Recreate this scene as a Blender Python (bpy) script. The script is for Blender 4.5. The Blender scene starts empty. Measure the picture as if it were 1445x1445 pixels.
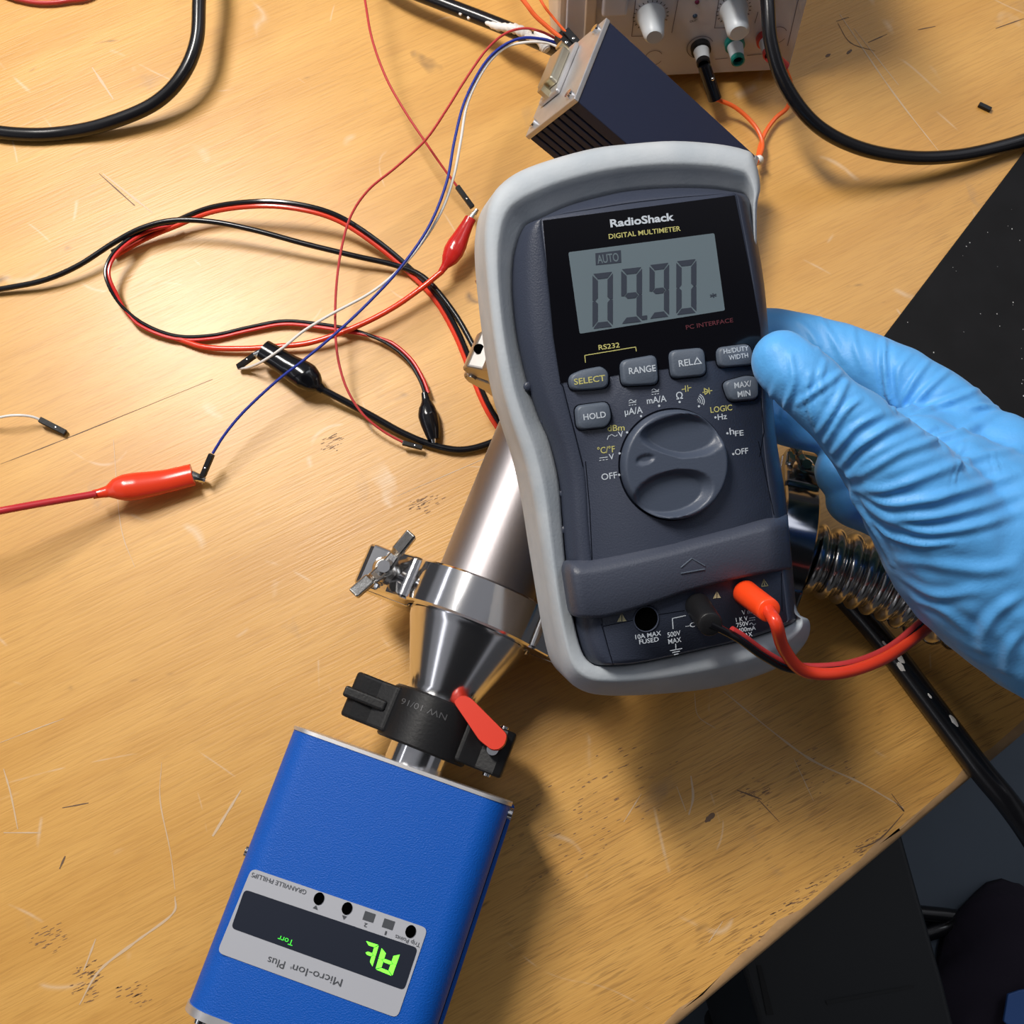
import bpy, bmesh, math, random
import numpy as np
from mathutils import Vector, Matrix
from mathutils.bvhtree import BVHTree
random.seed(4); rng = np.random.default_rng(4)
SC = bpy.context.scene
COL = SC.collection

# ------------------------------------------------------------------ camera, world, lights, exposure
FPX = 1549.0; CH = 0.46; TILT = math.radians(14)
cam_d = bpy.data.cameras.new('camera'); cam = bpy.data.objects.new('camera', cam_d); COL.objects.link(cam)
cam.location = (0, 0, CH); cam.rotation_euler = (TILT, 0, 0)
cam_d.sensor_width = 36; cam_d.lens = 36 * FPX / 1445.0
cam_d.clip_start = 0.01; cam_d.clip_end = 20
SC.camera = cam
SC.view_settings.view_transform = 'Standard'; SC.view_settings.look = 'None'
SC.view_settings.gamma = 1.0; SC.view_settings.use_curve_mapping = False
SC.view_settings.exposure = 0.08

W = bpy.data.worlds.new('world'); SC.world = W; W.use_nodes = True
def build_world():
    """dim room seen by direction: grey ceiling with two bright strips added for reflections, darker walls, dark side where the photographer stands"""
    nt = W.node_tree; N = nt.nodes; L = nt.links; bg = N['Background']
    tc = N.new('ShaderNodeTexCoord'); sp = N.new('ShaderNodeSeparateXYZ'); L.new(tc.outputs['Generated'], sp.inputs[0])
    def mt(op, a, b=0.0, c=None):
        n = N.new('ShaderNodeMath'); n.operation = op
        for i, v in enumerate((a, b) if c is None else (a, b, c)):
            if isinstance(v, bpy.types.NodeSocket): L.new(v, n.inputs[i])
            else: n.inputs[i].default_value = v
        return n.outputs[0]
    x, y, z = sp.outputs; zz = mt('MAXIMUM', z, 0.02); u = mt('DIVIDE', x, zz); v = mt('DIVIDE', y, zz)
    def box(val, lo, hi, soft=0.05):
        a = mt('SMOOTHSTEP' if False else 'SUBTRACT', val, lo); a = mt('DIVIDE', a, soft); a = mt('MINIMUM', mt('MAXIMUM', a, 0.0), 1.0)
        b = mt('DIVIDE', mt('SUBTRACT', hi, val), soft); b = mt('MINIMUM', mt('MAXIMUM', b, 0.0), 1.0); return mt('MULTIPLY', a, b)
    up = box(z, 0.30, 2.0, 0.08)
    s1 = mt('MULTIPLY', box(u, -1.25, -1.05), box(v, -1.2, 2.2)); s2 = mt('MULTIPLY', box(u, 0.75, 0.92), box(v, -0.2, 2.4))
    strips = mt('MULTIPLY', up, mt('MAXIMUM', mt('MULTIPLY', s1, 2.6), mt('MULTIPLY', s2, 1.6)))  # unseen bright strips, added to give the polished steel something to reflect
    body = mt('MULTIPLY', box(v, -30.0, -0.02, 0.15), box(u, -0.55, 1.3, 0.2))
    body = mt('MULTIPLY', body, box(z, 0.02, 2, 0.1))
    base = mt('ADD', 0.05, mt('MULTIPLY', up, 0.15))
    tot = mt('MULTIPLY', mt('ADD', base, strips), mt('SUBTRACT', 1.0, mt('MULTIPLY', body, 0.93)))
    L.new(tot, bg.inputs[1]); bg.inputs[0].default_value = (0.92, 0.93, 1.0, 1)
build_world()

def area(name, loc, target, sx, sy, power, col):
    l = bpy.data.lights.new(name, 'AREA'); l.shape = 'RECTANGLE'; l.size = sx; l.size_y = sy
    l.energy = power; l.color = col
    o = bpy.data.objects.new(name, l); COL.objects.link(o); o.location = loc
    o.rotation_euler = (Vector(target) - Vector(loc)).to_track_quat('-Z', 'Y').to_euler()
    return o
area('ceiling_lamp', (-0.38, 0.57, 0.92), (-0.18, 0.25, 0), 0.15, 0.40, 11.9, (1.0, 0.955, 0.89))
area('ceiling_lamp', (0.75, 0.9, 1.7), (0, 0, 0), 0.5, 1.1, 4.6, (0.88, 0.93, 1.0))

# ------------------------------------------------------------------ pixel helpers (frame 1445)
RC = np.array([[1, 0, 0], [0, math.cos(TILT), -math.sin(TILT)], [0, math.sin(TILT), math.cos(TILT)]])
CP = np.array([0, 0, CH])
def ray(px, py): return RC @ np.array([(px - 722.5) / FPX, -(py - 722.5) / FPX, -1.0])
def P(px, py, z=0.0):
    d = ray(px, py); return CP + d * ((z - CH) / d[2])
def D(px, py, dep): return CP + ray(px, py) * dep
def c1(x, y): return (680 + x / 3.0104, 180 + y / 3.0104)      # crops used while measuring
def c2(x, y): return (700 + x / 3.0104, 580 + y / 3.0104)
def c3(x, y): return (220 + x / 2.676, 1000 + y / 2.676)
def c6(x, y): return (700 + x / 2.89, y / 2.89)
def c8(x, y): return (840 + x / 4.661, y / 4.661)
class Frame:
    def __init__(s, o, R): s.o = np.array(o, float); s.R = np.array(R, float)
    def loc(s, px, py, h=0.0):
        d = ray(px, py); n = s.R[:, 2]
        t = (n @ (s.o + n * h - CP)) / (n @ d)
        return s.R.T @ (CP + d * t - s.o)
    def l(s, q, h=0.0): return s.loc(q[0], q[1], h)
    def world(s, p): return s.o + s.R @ np.array(p)
    def mat(s):
        m = Matrix([[*s.R[i], s.o[i]] for i in range(3)] + [[0, 0, 0, 1]]); return m
def norm(v): v = np.array(v, float); return v / np.linalg.norm(v)

# ------------------------------------------------------------------ materials
def mat(name, col, rough=0.5, metal=0.0, bump=0.0, bscale=300, var=0.0, vscale=40, coat=0.0, emit=None, es=0, spec=None, dark=None, aniso=0):
    m = bpy.data.materials.new(name); m.use_nodes = True; nt = m.node_tree; N = nt.nodes; L = nt.links
    b = N['Principled BSDF']; b.inputs['Base Color'].default_value = (*col, 1)
    b.inputs['Roughness'].default_value = rough; b.inputs['Metallic'].default_value = metal
    if coat: b.inputs['Coat Weight'].default_value = coat; b.inputs['Coat Roughness'].default_value = 0.08
    if spec is not None: b.inputs['Specular IOR Level'].default_value = spec
    if emit: b.inputs['Emission Color'].default_value = (*emit, 1); b.inputs['Emission Strength'].default_value = es
    tc = N.new('ShaderNodeTexCoord')
    if var:
        n = N.new('ShaderNodeTexNoise'); n.inputs['Scale'].default_value = vscale; n.inputs['Detail'].default_value = 6
        r = N.new('ShaderNodeValToRGB'); r.color_ramp.elements[0].position = 0.35; r.color_ramp.elements[1].position = 0.68
        dk = dark if dark else tuple(c * (1 - var) for c in col)
        r.color_ramp.elements[0].color = (*dk, 1); r.color_ramp.elements[1].color = (*col, 1)
        L.new(tc.outputs['Object'], n.inputs['Vector']); L.new(n.outputs['Fac'], r.inputs['Fac']); L.new(r.outputs['Color'], b.inputs['Base Color'])
    if bump:
        n = N.new('ShaderNodeTexNoise'); n.inputs['Scale'].default_value = bscale; n.inputs['Detail'].default_value = 3
        bp = N.new('ShaderNodeBump'); bp.inputs['Strength'].default_value = bump; bp.inputs['Distance'].default_value = 0.0004
        L.new(tc.outputs['Object'], n.inputs['Vector']); L.new(n.outputs['Fac'], bp.inputs['Height']); L.new(bp.outputs['Normal'], b.inputs['Normal'])
    return m
def srgb(r, g, b):
    f = lambda c: (c / 255 / 12.92) if c / 255 <= 0.04045 else ((c / 255 + 0.055) / 1.055) ** 2.4
    return (f(r), f(g), f(b))

def wood_material():
    m = bpy.data.materials.new('worn_oak_table'); m.use_nodes = True; nt = m.node_tree; N = nt.nodes; L = nt.links
    b = N['Principled BSDF']
    g = N.new('ShaderNodeNewGeometry')
    def mapping(ang, sc):
        mp = N.new('ShaderNodeMapping'); mp.vector_type = 'TEXTURE'
        mp.inputs['Rotation'].default_value = (0, 0, math.radians(ang)); mp.inputs['Scale'].default_value = sc
        L.new(g.outputs['Position'], mp.inputs['Vector']); return mp
    def noise(mp, scale, det=4, dist=0, rough=.5):
        n = N.new('ShaderNodeTexNoise'); n.inputs['Scale'].default_value = scale; n.inputs['Detail'].default_value = det
        n.inputs['Distortion'].default_value = dist; n.inputs['Roughness'].default_value = rough
        L.new(mp.outputs['Vector'] if mp else g.outputs['Position'], n.inputs['Vector']); return n
    def ramp(src, stops):
        r = N.new('ShaderNodeValToRGB'); e = r.color_ramp.elements
        while len(e) < len(stops): e.new(0.5)
        for i, (p, c) in enumerate(stops): e[i].position = p; e[i].color = (c, c, c, 1) if not isinstance(c, tuple) else (*c, 1)
        L.new(src, r.inputs['Fac']); return r
    def mix(fac, a, bb, mode='MIX'):
        mx = N.new('ShaderNodeMix'); mx.data_type = 'RGBA'; mx.blend_type = mode
        for sock, v in ((mx.inputs[0], fac), (mx.inputs[6], a), (mx.inputs[7], bb)):
            if isinstance(v, bpy.types.NodeSocket): L.new(v, sock)
            elif isinstance(v, (int, float)): sock.default_value = v
            else: sock.default_value = (*v, 1)
        return mx.outputs[2]
    def math_(op, a, bb):
        n = N.new('ShaderNodeMath'); n.operation = op
        for i, v in enumerate((a, bb)):
            if isinstance(v, bpy.types.NodeSocket): L.new(v, n.inputs[i])
            else: n.inputs[i].default_value = v
        return n.outputs[0]
    GA = 27
    fine = noise(mapping(GA, (9, 0.45, 1)), 460, 3)
    broad = noise(mapping(GA, (5, 0.6, 1)), 26, 5, 0.4)
    patch = noise(None, 7, 3)
    base = mix(ramp(broad.outputs['Fac'], [(0.3, 0.0), (0.7, 1.0)]).outputs[0], WOOD_A, WOOD_B)
    base = mix(math_('MULTIPLY', ramp(fine.outputs['Fac'], [(0.34, 1.0), (0.52, 0.0)]).outputs[0], 0.26), base, WOOD_C)
    pores = noise(mapping(GA, (11, 0.36, 1)), 420, 1)
    pl_ = ramp(math_('ABSOLUTE', math_('SUBTRACT', pores.outputs['Fac'], 0.5), 0), [(0.0, 1.0), (0.02, 0.9), (0.045, 0.0)]).outputs[0]
    brk = ramp(noise(mapping(GA, (6, 0.6, 1)), 260, 2).outputs['Fac'], [(0.38, 0.0), (0.50, 1.0)]).outputs[0]
    sx = N.new('ShaderNodeSeparateXYZ'); L.new(g.outputs['Position'], sx.inputs[0])
    grad = math_('ADD', math_('MULTIPLY', math_('SUBTRACT', sx.outputs[0], sx.outputs[1]), 2.4), 0.45)
    grad = math_('MINIMUM', math_('MAXIMUM', grad, 0.16), 1.0)      # coarse open grain in the front boards, fine behind
    pmask = ramp(noise(None, 16, 3).outputs['Fac'], [(0.34, 0.35), (0.6, 1.0)])
    pm = math_('MULTIPLY', math_('MULTIPLY', math_('MULTIPLY', pl_, brk), pmask.outputs[0]), grad)
    base = mix(math_('MULTIPLY', pm, 0.72), base, (0.16, 0.07, 0.022))
    # stains, scuffs and scratches of their own shape
    blot = ramp(noise(None, 26, 6, 0.6).outputs['Fac'], [(0.66, 0.0), (0.74, 1.0)])
    base = mix(math_('MULTIPLY', blot.outputs[0], 0.26), base, (0.20, 0.16, 0.14))
    def scratch(ang, sc, scale, w, gate, seed):
        mp = mapping(ang, sc); mp.inputs['Location'].default_value = (seed, seed * .7, 0)
        n = noise(mp, scale, 1, 0.3)
        ab = math_('ABSOLUTE', math_('SUBTRACT', n.outputs['Fac'], 0.5), 0)
        ln = ramp(ab, [(0.0, 1.0), (w, 0.0)]).outputs[0]
        mp2 = mapping(0, (1, 1, 1)); mp2.inputs['Location'].default_value = (seed * 3, 1, 0)
        gt = ramp(noise(mp2, 34, 3).outputs['Fac'], [(gate, 0.0), (gate + 0.06, 1.0)]).outputs[0]
        return math_('MULTIPLY', ln, gt)
    s = scratch(55, (1, 1, 1), 9, 0.0035, 0.56, 0.3)
    s = math_('MAXIMUM', s, scratch(-30, (2, 1, 1), 14, 0.005, 0.58, 1.7))
    s = math_('MAXIMUM', s, scratch(-70, (3, 1, 1), 10, 0.004, 0.57, 4.7))
    base = mix(math_('MULTIPLY', s, 0.5), base, (0.72, 0.55, 0.38))
    d = scratch(20, (3, 1, 1), 17, 0.006, 0.64, 2.9)
    base = mix(math_('MULTIPLY', d, 0.7), base, (0.07, 0.04, 0.03))
    L.new(base, b.inputs['Base Color'])
    rr = ramp(patch.outputs['Fac'], [(0.3, 0.34), (0.7, 0.46)])
    L.new(rr.outputs[0], b.inputs['Roughness'])
    bp = N.new('ShaderNodeBump'); bp.inputs['Strength'].default_value = 0.35; bp.inputs['Distance'].default_value = 0.0003
    L.new(fine.outputs['Fac'], bp.inputs['Height']); L.new(bp.outputs['Normal'], b.inputs['Normal'])
    return m
WOOD_A = (0.59, 0.300, 0.068); WOOD_B = (0.70, 0.385, 0.102); WOOD_C = (0.40, 0.175, 0.038)

M = dict(
    wood=wood_material(),
    edge=mat('bare_table_edge', (0.50, 0.30, 0.14), 0.6, var=0.25, vscale=90, bump=0.3),
    floor=mat('grey_blue_floor', (0.12, 0.15, 0.19), 0.5, var=0.15, vscale=6, spec=.2),
    mat=mat('black_antistatic_mat', (0.007, 0.007, 0.0085), 0.8, spec=0.25, var=0.3, vscale=60, bump=0.2),
    speck=mat('pale_dust', (0.5, 0.5, 0.5), 0.8),
    blackplastic=mat('black_plastic', (0.010, 0.010, 0.011), 0.42, bump=0.15, bscale=900, spec=0.3),
    blackrubber=mat('glossy_black_cable_jacket', (0.008, 0.008, 0.010), 0.24),
    blackvinyl=mat('shiny_black_vinyl', (0.006, 0.006, 0.008), 0.16),
    red=mat('red_vinyl', (0.60, 0.022, 0.018), 0.2),
    orange=mat('orange_red_vinyl', (0.74, 0.050, 0.018), 0.22),
    redwire=mat('thin_red_insulation', (0.50, 0.04, 0.04), 0.35),
    orangewire=mat('orange_insulation', (0.90, 0.14, 0.03), 0.35),
    redplug=mat('fluorescent_red_plug', (1.0, 0.07, 0.012), 0.35),
    bluewire=mat('blue_insulation', (0.010, 0.028, 0.27), 0.5, spec=0.3),
    whitewire=mat('white_insulation', (0.75, 0.72, 0.68), 0.35),
    glue=mat('white_hot_glue', (0.85, 0.83, 0.80), 0.3),
    chrome=mat('polished_steel', (0.80, 0.80, 0.82), 0.11, 1.0, bump=0.05, bscale=200),
    hose=mat('corrugated_steel', (0.50, 0.49, 0.48), 0.19, 1.0),
    brushed=mat('brushed_steel_tube', (0.34, 0.315, 0.325), 0.44, 1.0, bump=0.05, bscale=700),
    caststeel=mat('cast_steel_wing_nut', (0.50, 0.48, 0.45), 0.25, 1.0, bump=0.2, bscale=500),
    nickel=mat('nickel_jaw', (0.7, 0.7, 0.68), 0.2, 1.0),
    alu=mat('bare_aluminium', (0.66, 0.65, 0.66), 0.38, 0.75, var=0.15, vscale=90),
    bluebox=mat('blue_powder_coat', (0.002, 0.085, 0.43), 0.46, bump=0.6, bscale=1900, spec=0.28),
    darkseam=mat('dark_gap', (0.003, 0.004, 0.008), 0.9, spec=0.05),
    label=mat('silver_grey_label', (0.40, 0.41, 0.45), 0.42),
    smoke=mat('smoked_display_window', (0.018, 0.022, 0.035), 0.22),
    green=mat('glowing_green_segments', (0.1, 0.9, 0.05), 0.5, emit=(0.16, 1.0, 0.03), es=1.6),
    greendim=mat('green_backlit_word', (0.05, 0.6, 0.05), 0.5, emit=(0.05, 0.75, 0.04), es=0.5),
    darkprint=mat('dark_grey_print', (0.05, 0.055, 0.065), 0.6),
    navybox=mat('navy_anodised_aluminium', (0.022, 0.028, 0.060), 0.45, 0.0, spec=0.3, bump=0.15, bscale=900),
    navydark=mat('navy_groove', (0.006, 0.007, 0.014), 0.6),
    meter=mat('dark_slate_meter_plastic', (0.036, 0.044, 0.070), 0.42, bump=0.25, bscale=1800),
    meterbtn=mat('slate_button_rubber', (0.085, 0.105, 0.14), 0.5, bump=0.15, bscale=1500),
    holster=mat('pale_grey_holster_rubber', (0.485, 0.515, 0.545), 0.6, bump=0.2, bscale=900, var=0.16, vscale=60, dark=(0.40, 0.44, 0.48)),
    window=mat('glossy_black_meter_window', (0.004, 0.004, 0.006), 0.12, spec=0.5),
    lcd=mat('grey_green_liquid_crystal', (0.125, 0.165, 0.19), 0.35),
    lcdseg=mat('dark_lcd_segment', (0.028, 0.036, 0.055), 0.5),
    white=mat('white_print', (0.52, 0.57, 0.63), 0.6),
    yellow=mat('yellow_print', (0.50, 0.47, 0.16), 0.6),
    redprint=mat('dark_red_print', (0.09, 0.012, 0.02), 0.6),
    hole=mat('dark_hole', (0.001, 0.001, 0.001), 1.0, spec=0.0),
    psu=mat('off_white_instrument_panel', (0.57, 0.57, 0.63), 0.5, bump=0.1),
    psuside=mat('warm_white_case', (0.62, 0.52, 0.42), 0.5),
    knob=mat('pale_grey_knob', (0.58, 0.62, 0.66), 0.4),
    teal=mat('teal_green_terminal', (0.01, 0.20, 0.17), 0.35),
    redled=mat('dark_red_led', (0.10, 0.005, 0.03), 0.2),
    blueled=mat('dark_led', (0.015, 0.03, 0.06), 0.2),
    darkcase=mat('dark_equipment_case', (0.010, 0.012, 0.015), 0.5),
    cloth=mat('dark_plum_cloth', (0.020, 0.014, 0.028), 0.9, bump=0.6, bscale=200),
    bluecloth=mat('blue_plastic_wrapper', (0.05, 0.14, 0.42), 0.5),
    mustard=mat('mustard_tag', (0.45, 0.22, 0.02), 0.6),
)
# nitrile glove
gm = mat('bright_blue_nitrile', (0.095, 0.39, 0.82), 0.52, bump=0.25, bscale=900)
gm.node_tree.nodes['Principled BSDF'].inputs['Sheen Weight'].default_value = 0.15
M['glove'] = gm

# ------------------------------------------------------------------ mesh helpers
def recalc(me):
    bm = bmesh.new(); bm.from_mesh(me); bmesh.ops.recalc_face_normals(bm, faces=bm.faces); bm.to_mesh(me); bm.free()
def mk(name, V, Fc, m, parent=None, smooth=True, label=None, cat=None, group=None, kind=None, auto=35, bevel=0, recal=True):
    V = np.array(V, float)
    c = np.zeros(3)
    if parent is None:
        c = (V.min(0) + V.max(0)) / 2; c[2] = V[:, 2].min()
    me = bpy.data.meshes.new(name); me.from_pydata([tuple(v) for v in (V - c)], [], [tuple(f) for f in Fc]); me.validate()
    if recal: recalc(me)
    ms = m if isinstance(m, (list, tuple)) else [m]
    for x in ms: me.materials.append(x)
    if smooth:
        me.polygons.foreach_set('use_smooth', [True] * len(me.polygons))
        if auto:
            bm = bmesh.new(); bm.from_mesh(me)
            for e in bm.edges:
                if len(e.link_faces) == 2 and e.calc_face_angle(0) > math.radians(auto): e.smooth = False
            bm.to_mesh(me); bm.free()
    o = bpy.data.objects.new(name, me); COL.objects.link(o)
    if bevel:
        b = o.modifiers.new('bevel', 'BEVEL'); b.width = bevel; b.segments = 3; b.limit_method = 'ANGLE'; b.angle_limit = math.radians(40)
    if parent is not None: o.parent = parent
    else: o.location = c
    tag(o, label, cat, group, kind)
    return o
def tag(o, label=None, cat=None, group=None, kind=None):
    if label: o['label'] = label
    if cat: o['category'] = cat
    if group: o['group'] = group
    if kind: o['kind'] = kind
    return o
def empty(name, label, cat, matrix=None, loc=None, group=None):
    o = bpy.data.objects.new(name, None); COL.objects.link(o); o.empty_display_size = 0.01
    if matrix is not None: o.matrix_world = matrix
    if loc is not None: o.location = tuple(loc)
    return tag(o, label, cat, group)
def cat(parts):
    V = []; Fc = []; n = 0
    for v, f in parts:
        V += [tuple(x) for x in v]; Fc += [tuple(i + n for i in q) for q in f]; n += len(v)
    return V, Fc
def cmr(pts, sub=8, closed=False):
    p = np.array(pts, float); n = len(p); out = []
    rngk = range(n if closed else n - 1)
    for i in rngk:
        if closed: a, b, c, d = p[(i - 1) % n], p[i], p[(i + 1) % n], p[(i + 2) % n]
        else:
            b, c = p[i], p[i + 1]; a = p[i - 1] if i else 2 * b - c; d = p[i + 2] if i + 2 < n else 2 * c - b
        for k in range(sub):
            t = k / sub
            out.append(0.5 * (2 * b + (c - a) * t + (2 * a - 5 * b + 4 * c - d) * t * t + (3 * b - a - 3 * c + d) * t ** 3))
    if not closed: out.append(p[-1])
    return np.array(out)
def loft(loops, closed=True, caps=(True, True)):
    n = len(loops[0]); V = [tuple(v) for L in loops for v in L]; Fc = []
    for i in range(len(loops) - 1):
        for j in range(n if closed else n - 1):
            k = (j + 1) % n
            Fc.append((i * n + j, i * n + k, (i + 1) * n + k, (i + 1) * n + j))
    if closed and caps[0]: Fc.append(tuple(range(n))[::-1])
    if closed and caps[1]: Fc.append(tuple((len(loops) - 1) * n + j for j in range(n)))
    return V, Fc
def tube(path, rad, ns=12, caps=True, squash=1.0):
    p = np.array(path, float); n = len(p)
    r = np.full(n, rad) if np.isscalar(rad) else np.array(rad, float)
    T = np.gradient(p, axis=0); T /= np.linalg.norm(T, axis=1)[:, None] + 1e-12
    up = np.array([0, 0, 1.0]);
    if abs(T[0] @ up) > 0.9: up = np.array([1.0, 0, 0])
    u = norm(np.cross(T[0], up)); loops = []
    for i in range(n):
        u = norm(u - T[i] * (u @ T[i])); v = np.cross(T[i], u)
        loops.append([p[i] + r[i] * (math.cos(a) * u + squash * math.sin(a) * v) for a in np.linspace(0, 2 * math.pi, ns, endpoint=False)])
    return loft(loops, True, (caps, caps))
def pxpath(pts, sub=8):     # (px,py,z mm)
    return cmr([P(a, b, z * 1e-3) for a, b, z in pts], sub)
def boxm(x0, x1, y0, y1, z0, z1):
    V = [(x, y, z) for z in (z0, z1) for y in (y0, y1) for x in (x0, x1)]
    return V, [(0, 2, 3, 1), (4, 5, 7, 6), (0, 1, 5, 4), (2, 6, 7, 3), (0, 4, 6, 2), (1, 3, 7, 5)]
def prism(poly, h0, h1, axis=2):     # poly in 2D local
    n = len(poly)
    def q(p, h):
        return (p[0], p[1], h) if axis == 2 else ((p[0], h, p[1]) if axis == 1 else (h, p[0], p[1]))
    V = [q(p, h0) for p in poly] + [q(p, h1) for p in poly]
    return V, [tuple(range(n))[::-1], tuple(range(n, 2 * n))] + [(i, (i + 1) % n, (i + 1) % n + n, i + n) for i in range(n)]
def roundpoly(poly, r, seg=4):
    p = [np.array(q[:2], float) for q in poly]; out = []
    n = len(p)
    for i in range(n):
        a, b, c = p[i - 1], p[i], p[(i + 1) % n]
        d1 = norm(a - b); d2 = norm(c - b); rr = min(r, np.linalg.norm(a - b) * .45, np.linalg.norm(c - b) * .45)
        s, e = b + d1 * rr, b + d2 * rr
        for k in range(seg + 1):
            t = k / seg; out.append((1 - t) ** 2 * s + 2 * t * (1 - t) * b + t * t * e)
    return out
def lathe(prof, axis='y', ns=48, o=(0, 0, 0), caps=(True, True)):    # prof (s, r)
    loops = []
    for s, r in prof:
        L = []
        for a in np.linspace(0, 2 * math.pi, ns, endpoint=False):
            c, d = r * math.cos(a), r * math.sin(a)
            v = {'y': (c, s, d), 'x': (s, c, d), 'z': (c, d, s)}[axis]
            L.append(np.array(v) + np.array(o))
        loops.append(L)
    return loft(loops, True, caps)
def cyl(a, b, r0, r1=None, ns=20): return tube([a, b], [r0, r0 if r1 is None else r1], ns)
def ball(c, r, sz=1.0, n=10):
    pr = [(-r * math.cos(t), max(1e-5, r * math.sin(t))) for t in np.linspace(0.05, math.pi - 0.05, n)]
    V, Fc = lathe([(s * sz, q) for s, q in pr], 'z', 14); return [np.array(v) + np.array(c) for v in V], Fc

# text
def glyphs(s, bold=0.0):
    cu = bpy.data.curves.new('t', 'FONT'); cu.body = s; cu.size = 1; cu.offset = bold; cu.resolution_u = 3
    o = bpy.data.objects.new('t', cu); COL.objects.link(o)
    dg = bpy.context.evaluated_depsgraph_get(); me = bpy.data.meshes.new_from_object(o.evaluated_get(dg))
    V = np.array([v.co[:] for v in me.vertices]); Fc = [tuple(p.vertices) for p in me.polygons]
    bpy.data.objects.remove(o); bpy.data.meshes.remove(me); bpy.data.curves.remove(cu)
    return V, Fc
def text(fr, s, A, B, hpx, h, bold=0.012):
    """string s with its baseline from pixel A to pixel B, cap height hpx pixels"""
    V, Fc = glyphs(s, bold)
    a, b = fr.l(A, h), fr.l(B, h); u = b - a; w = np.linalg.norm(u); u = u / w; v = np.array([-u[1], u[0], 0])
    sc = hpx * np.linalg.norm(fr.loc(A[0] + 1, A[1], h) - a)
    x0, x1 = V[:, 0].min(), V[:, 0].max(); H = 0.729
    out = [a + u * ((p[0] - x0) / (x1 - x0) * w) + v * (p[1] / H * sc) for p in V]
    return out, Fc
def stroke(fr, pts, wpx, h, closed=False):
    """flat line along pixel polyline"""
    p = [fr.l(q, h) for q in pts]
    if closed: p = p + [p[0]]
    w = wpx * np.linalg.norm(fr.loc(pts[0][0] + 1, pts[0][1], h) - p[0]) / 2
    parts = []
    for a, b in zip(p[:-1], p[1:]):
        d = b - a; L = np.linalg.norm(d)
        if L < 1e-7: continue
        d = d / L; nn = np.array([-d[1], d[0], 0]) * w; e = d * w * .6
        parts.append(([a - nn - e, b - nn + e, b + nn + e, a + nn - e], [(0, 1, 2, 3)]))
    return cat(parts)
def poly(fr, pts, h): p = [fr.l(q, h) for q in pts]; return p, [tuple(range(len(p)))]
def flat(name, parts, m, parent, **k):
    V, Fc = cat(parts)
    me_o = mk(name, V, Fc, m, parent, smooth=False, recal=False, **k)
    bm = bmesh.new(); bm.from_mesh(me_o.data)
    for f in bm.faces:
        f.normal_update()
        if f.normal.z < 0: f.normal_flip()
    bm.to_mesh(me_o.data); bm.free(); return me_o

# ------------------------------------------------------------------ STRUCTURE: floor, table
fl = mk('floor', *boxm(-2.0, 2.0, -1.6, 2.2, -0.80, -0.74), M['floor'], None, smooth=False, kind='structure')

e0, e1 = P(960, 1445), P(1445, 1037)
ed = norm(e1 - e0); en = np.array([-ed[1], ed[0], 0])      # into the table
a = e0 - ed * 0.9; b = e1 + ed * 0.55
tbl = empty('work_table', 'worn light oak work table with scratches, its bare front edge crossing the lower right', 'table', loc=(a + b) / 2 * np.array([1, 1, 0]) + np.array([0, 0, -0.74]))
to = np.array(tbl.location)
pr = [(0, 0.0), (0.0, 0)]
prof = [(0.0035, 0.0), (0.0016, -0.0005), (0.0004, -0.0018), (0.0, -0.004), (0.0, -0.024), (0.002, -0.027), (1.25, -0.027), (1.25, 0.0)]
loops = [[q + en * s + np.array([0, 0, z]) - to for s, z in prof] for q in (a, b)]
tt = mk('tabletop', *loft(loops, True), [M['wood']], tbl, smooth=False)
# worn bare lip along the edge
lip = [(0.0042, 0.00008), (0.0035, 0.00008), (0.0015, -0.0004), (0.0002, -0.0018), (-0.0002, -0.004), (-0.0002, -0.024)]
xs = np.linspace(0, 1, 160)
loops = []
for t in xs:
    q = a + (b - a) * t; wob = 0.0016 * math.sin(t * 57) * math.sin(t * 131 + 1) + 0.0008 * math.sin(t * 400)
    loops.append([q + en * (s + (wob if i == 0 else 0)) + np.array([0, 0, z]) - to for i, (s, z) in enumerate(lip)])
mk('edge_strip', *loft(loops, False), M['edge'], tbl, smooth=True)
for (s, t) in ((0.12, 0.06), (0.88, 0.06), (0.12, 1.15), (0.88, 1.15)):
    q = a + (b - a) * s + en * t - to
    mk('leg', *boxm(q[0] - .03, q[0] + .03, q[1] - .03, q[1] + .03, 0.0, 0.713), M['darkcase'], tbl, smooth=False)
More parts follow.
